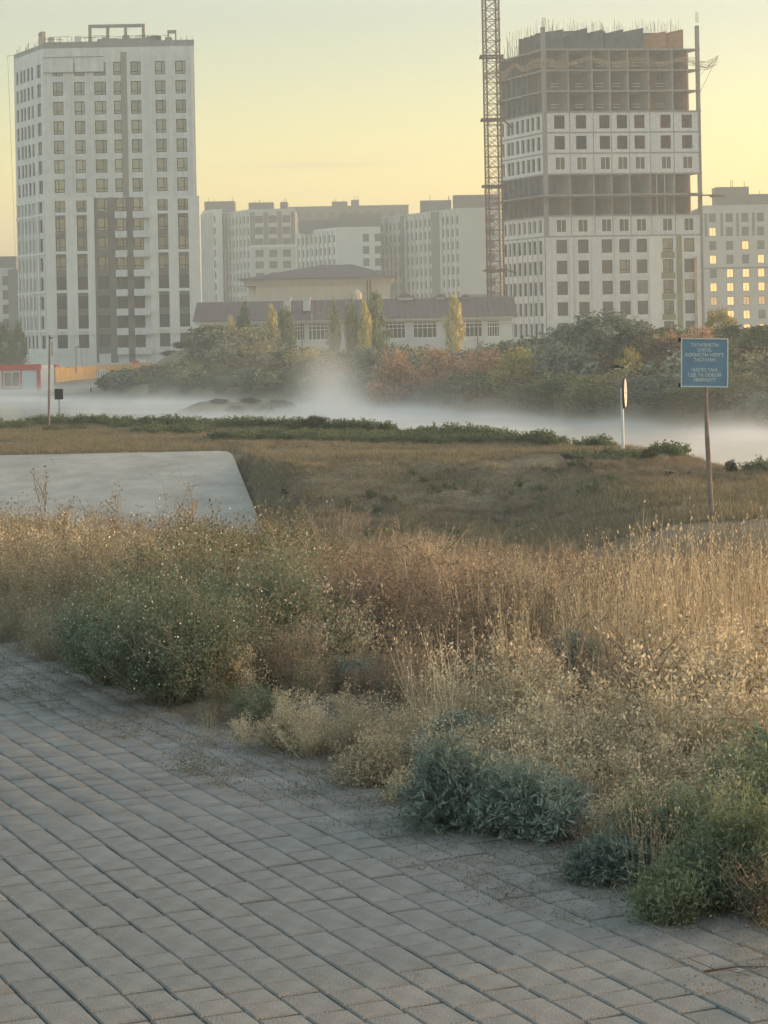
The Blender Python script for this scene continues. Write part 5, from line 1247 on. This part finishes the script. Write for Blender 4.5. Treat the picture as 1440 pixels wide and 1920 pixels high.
# further fill of the slope and shore as a mass nobody could count
def farfill():
    for key, kinds, lab, lo, hi, n, hs in (('thicket', 'bush', 'tangled dull green thicket covering the far bank', 1.0, 46, 760, (1.2, 2.8)), ('reeds', 'reed', 'pale reeds and dry grass along the far shore', -1.0, 22, 900, (.9, 1.7))):
        cols = [GD, GO, OL, BR, GR] if kinds == 'bush' else [OL, (.20, .16, .09), GO]
        for ci, col in enumerate(cols):
            V, Qs, base = [], [], 0
            srcs = []
            for me in CM[kinds]:
                co = np.zeros(len(me.vertices)*3, np.float32); me.vertices.foreach_get('co', co); co = co.reshape(-1, 3)
                m = (len(co)//4 if kinds == 'bush' else len(co)//12)
                if kinds == 'bush': keep = co.reshape(-1, 4, 3)[::12].copy(); c0 = keep.mean(1, keepdims=True); keep = c0+(keep-c0)*2.2; srcs.append(keep.reshape(-1, 3))
                else:
                    k6 = co[:500*6].reshape(500, 6, 3)[::4]; srcs.append(k6[:, [0, 1, 5, 4]].reshape(-1, 3)*np.array([1, 1, 1]))
            for i in range(n//len(cols)):
                x = rng.uniform(-46, 46); f_ = float(np.interp(x, FX, FY)); y = f_+rng.uniform(lo, hi)
                if abs(x/y) > .21 or (x < -25 and kinds == 'bush') or (x < -22 and kinds == 'reed'): continue
                if x < -18: y = min(y, f_+5)
                z = tz(x, y); s = srcs[i % len(srcs)]; a = rng.uniform(0, 6.28); h = rng.uniform(*hs)*(1 if y-f_ > 6 else .75); wdt = h*(1.5 if kinds == 'bush' else 1.1)
                ca, sa = math.cos(a), math.sin(a); q = np.stack([(s[:, 0]*ca-s[:, 1]*sa)*wdt+x, (s[:, 0]*sa+s[:, 1]*ca)*wdt+y, s[:, 2]*h+z-.05], 1); V.append(q)
            V = np.concatenate(V); o = link(key, npmesh(key, V, np.arange(len(V)).reshape(-1, 4), [M['leaf']]), color=col)
            tag(o, lab+[', darkest plants', ', green plants', ', olive plants', ', brown plants', ', grey plants'][ci] if kinds == 'bush' else lab+[', olive stems', ', straw stems', ', green stems'][ci], key, None, 'stuff')
farfill()

# ---------------------------------------------------------------- near bank: short grass, weed belt at the water's edge
def bank():
    pts, pg = [], []
    n = 26000; Y = rng.uniform(46, 110, n)**1.0; X = rng.uniform(-.19, .19, n)*Y; E = np.interp(X, EX, EY); Z = terr(X, Y); P = vnoise(X, Y, .22, 41); P2 = vnoise(X, Y*.4, .5, 42)
    for x, y, z, e, p, p2 in zip(X, Y, Z, E, P, P2):
        if y > e+1.2: continue
        if x < -3.2-(y-64.5)*-.17-.2 and 58 < y < 76.6 and x < -3.3: continue
        if p+p2*.5 > .30 and y > 66: continue
        if 57 < y < 68 and -4 < x < 8 and rnd.random() < .30: continue
        pts.append((x, y, z, rnd.uniform(.6, 1.5)))
    n = 9000; X = rng.uniform(-24, 13, n); E = np.interp(X, EX, EY); O = rng.uniform(-10, 1.6, n); Y = E+O*(1+.8*np.clip((-X)/20, 0, 1)); Z = terr(X, Y); P = vnoise(X, Y, .35, 43)
    for x, y, z, o_, p in zip(X, Y, Z, O, P):
        if y < 50 or y > 112 or abs(x/y) > .19: continue
        dens = .7 if o_ > -1.0 and p > -.25 else (.6 if p > .12 and -8 < x < 6 else (.25 if p > .2 else 0))
        if rnd.random() > dens: continue
        pg.append((x, y, z, rnd.uniform(.7, 1.5)*(1.1 if o_ > -1 else .8)))
    for i in range(260):
        x = rnd.uniform(-2.6, 6); y = rnd.uniform(50, 66); 
        if float(vnoise(x, y, .5, 44)) > .1: pg.append((x, y, tz(x, y), rnd.uniform(.4, .9)))
    for i in range(600):
        x = -3.2+abs(rnd.gauss(0, .5)); y = rnd.uniform(62, 76); x -= (y-64.5)*.15; pts.append((x, y, tz(x, y), rnd.uniform(.6, 1.3)))
    sl = []
    for i in range(2600):
        x = rnd.uniform(-3.6, 9); y = rnd.uniform(57, 66.5)
        if x < -5.15+(76-y)*.148+.3: continue
        if float(vnoise(x, y, .35, 91))+float(vnoise(x, y, 1.1, 92))*.5 < -.12: continue
        sl.append((x, y, tz(x, y), rnd.uniform(.22, .5)))
    scatter('slope_weeds', 'brown', sl, 'low dark brown growth on the eroded ditch face', 'weeds')
    scatter('bank_grass', 'short', pts, 'short yellowed grass covering the near bank', 'grass'); scatter('bank_weeds', 'shortg', pg, 'low dark green weeds along the edge of the near bank', 'weeds')
bank()
def spitplants():
    for i, (px, yt, Y, w_, lb) in enumerate(((590, 770, 92, 60, 'loose twiggy weed standing up at the river edge left of centre'), (1215, 832, 66, 34, 'thin dry weed right of the round sign'), (1370, 858, 60, 26, 'small dark weed at the right river edge'), (688, 786, 89, 20, 'tiny dark plant at the river edge in the centre'))):
        tree('bush', px, yt, Y, w_, (.12, .11, .06) if i != 2 else (.05, .06, .03), lb, 'plant')
spitplants()

# ---------------------------------------------------------------- air: haze box and river steam
def volume_box(name, x0, y0, z0, x1, y1, z1, m, label):
    b = MB(); b.box(x0, y0, z0, x1, y1, z1); o = b.build(name, m); o['kind'] = 'stuff'; o['label'] = label; o['category'] = name; return o
hm = bpy.data.materials.new('haze_air'); hm.use_nodes = True; n = hm.node_tree; n.nodes.clear()
o_ = n.nodes.new('ShaderNodeOutputMaterial'); pv = n.nodes.new('ShaderNodeVolumePrincipled'); pv.inputs['Density'].default_value = HAZE_D; pv.inputs['Color'].default_value = (*HAZE_C, 1); pv.inputs['Anisotropy'].default_value = .2
n.links.new(pv.outputs[0], o_.inputs['Volume'])
volume_box('haze', -560, -20, -8, 560, 1400, 64, hm, 'pale morning haze filling the whole valley')
def steam():
    m = bpy.data.materials.new('river_steam'); m.use_nodes = True; n = m.node_tree; n.nodes.clear(); L = n.links.new
    o = n.nodes.new('ShaderNodeOutputMaterial'); pv = n.nodes.new('ShaderNodeVolumePrincipled'); pv.inputs['Color'].default_value = (.95, .96, .97, 1); pv.inputs['Anisotropy'].default_value = .1
    tc = n.nodes.new('ShaderNodeTexCoord'); sp = n.nodes.new('ShaderNodeSeparateXYZ'); L(tc.outputs['Object'], sp.inputs[0])
    def mth(op, a, b=None, c=None):
        q = n.nodes.new('ShaderNodeMath'); q.operation = op
        for i, v in enumerate((a, b, c)):
            if v is None: continue
            if isinstance(v, (int, float)): q.inputs[i].default_value = v
            else: L(v, q.inputs[i])
        return q.outputs[0]
    X, Y, Z = sp.outputs
    nz = n.nodes.new('ShaderNodeTexNoise'); nz.inputs['Scale'].default_value = .13; nz.inputs['Detail'].default_value = 5; L(tc.outputs['Object'], nz.inputs['Vector'])
    nn = mth('MAXIMUM', mth('SUBTRACT', mth('MULTIPLY', nz.outputs[0], 6.0), 2.95), .0)
    h = mth('SUBTRACT', Z, WZ)
    low = mth('MULTIPLY', mth('MULTIPLY', mth('EXPONENT', mth('MULTIPLY', h, -1/.24)), .36), mth('ADD', mth('MULTIPLY', nn, 1.6), .35))
    mid = mth('MULTIPLY', mth('MULTIPLY', mth('EXPONENT', mth('MULTIPLY', h, -1/1.4)), .032), nn)
    # plume
    def gauss(v, c, s): return mth('POWER', mth('DIVIDE', mth('SUBTRACT', v, c), s), 2.0)
    g_ = mth('EXPONENT', mth('MULTIPLY', mth('ADD', mth('ADD', gauss(X, -3.6, 1.5), gauss(Y, 146, 7)), gauss(Z, -3.4, 2.7)), -1.0))
    plume = mth('MULTIPLY', mth('MULTIPLY', g_, .38), mth('ADD', nn, .25))
    # fade away from the river's axis
    ax = mth('ADD', mth('MULTIPLY', mth('SUBTRACT', Y, 150), .40), X); s_ = mth('ADD', ax, 3.0)
    fade = mth('EXPONENT', mth('MULTIPLY', mth('POWER', mth('DIVIDE', s_, 13.0), 4.0), -1.0))
    d = mth('ADD', mth('MULTIPLY', mth('ADD', low, mid), fade), plume)
    L(d, pv.inputs['Density']); L(pv.outputs[0], o.inputs['Volume'])
    # closed body following the river
    axx = [-60, -36, -16, 0, 8, 13, 20, 34]; b = MB(); V = []
    for x in axx:
        e = float(np.interp(x, EX, EY))-2; f = float(np.interp(x, FX, FY))+26
        V += [(x, e, WZ-.3), (x, f, WZ-.3), (x, f, 3.0), (x, e, 3.0)]
    Fs = [(0, 3, 2, 1)]+[tuple(4*(len(axx)-1)+k for k in (0, 1, 2, 3))]
    for i in range(len(axx)-1):
        for k in range(4): Fs.append((4*i+k, 4*i+(k+1) % 4, 4*i+4+(k+1) % 4, 4*i+4+k))
    b.add(V, Fs); o2 = b.build('steam', m); tag(o2, 'white steam drifting low over the river with one taller plume', 'steam', None, 'stuff')
    bm_ = __import__('bmesh').new(); bm_.from_mesh(o2.data); __import__('bmesh').ops.recalc_face_normals(bm_, faces=bm_.faces); bm_.to_mesh(o2.data); bm_.free()
steam()
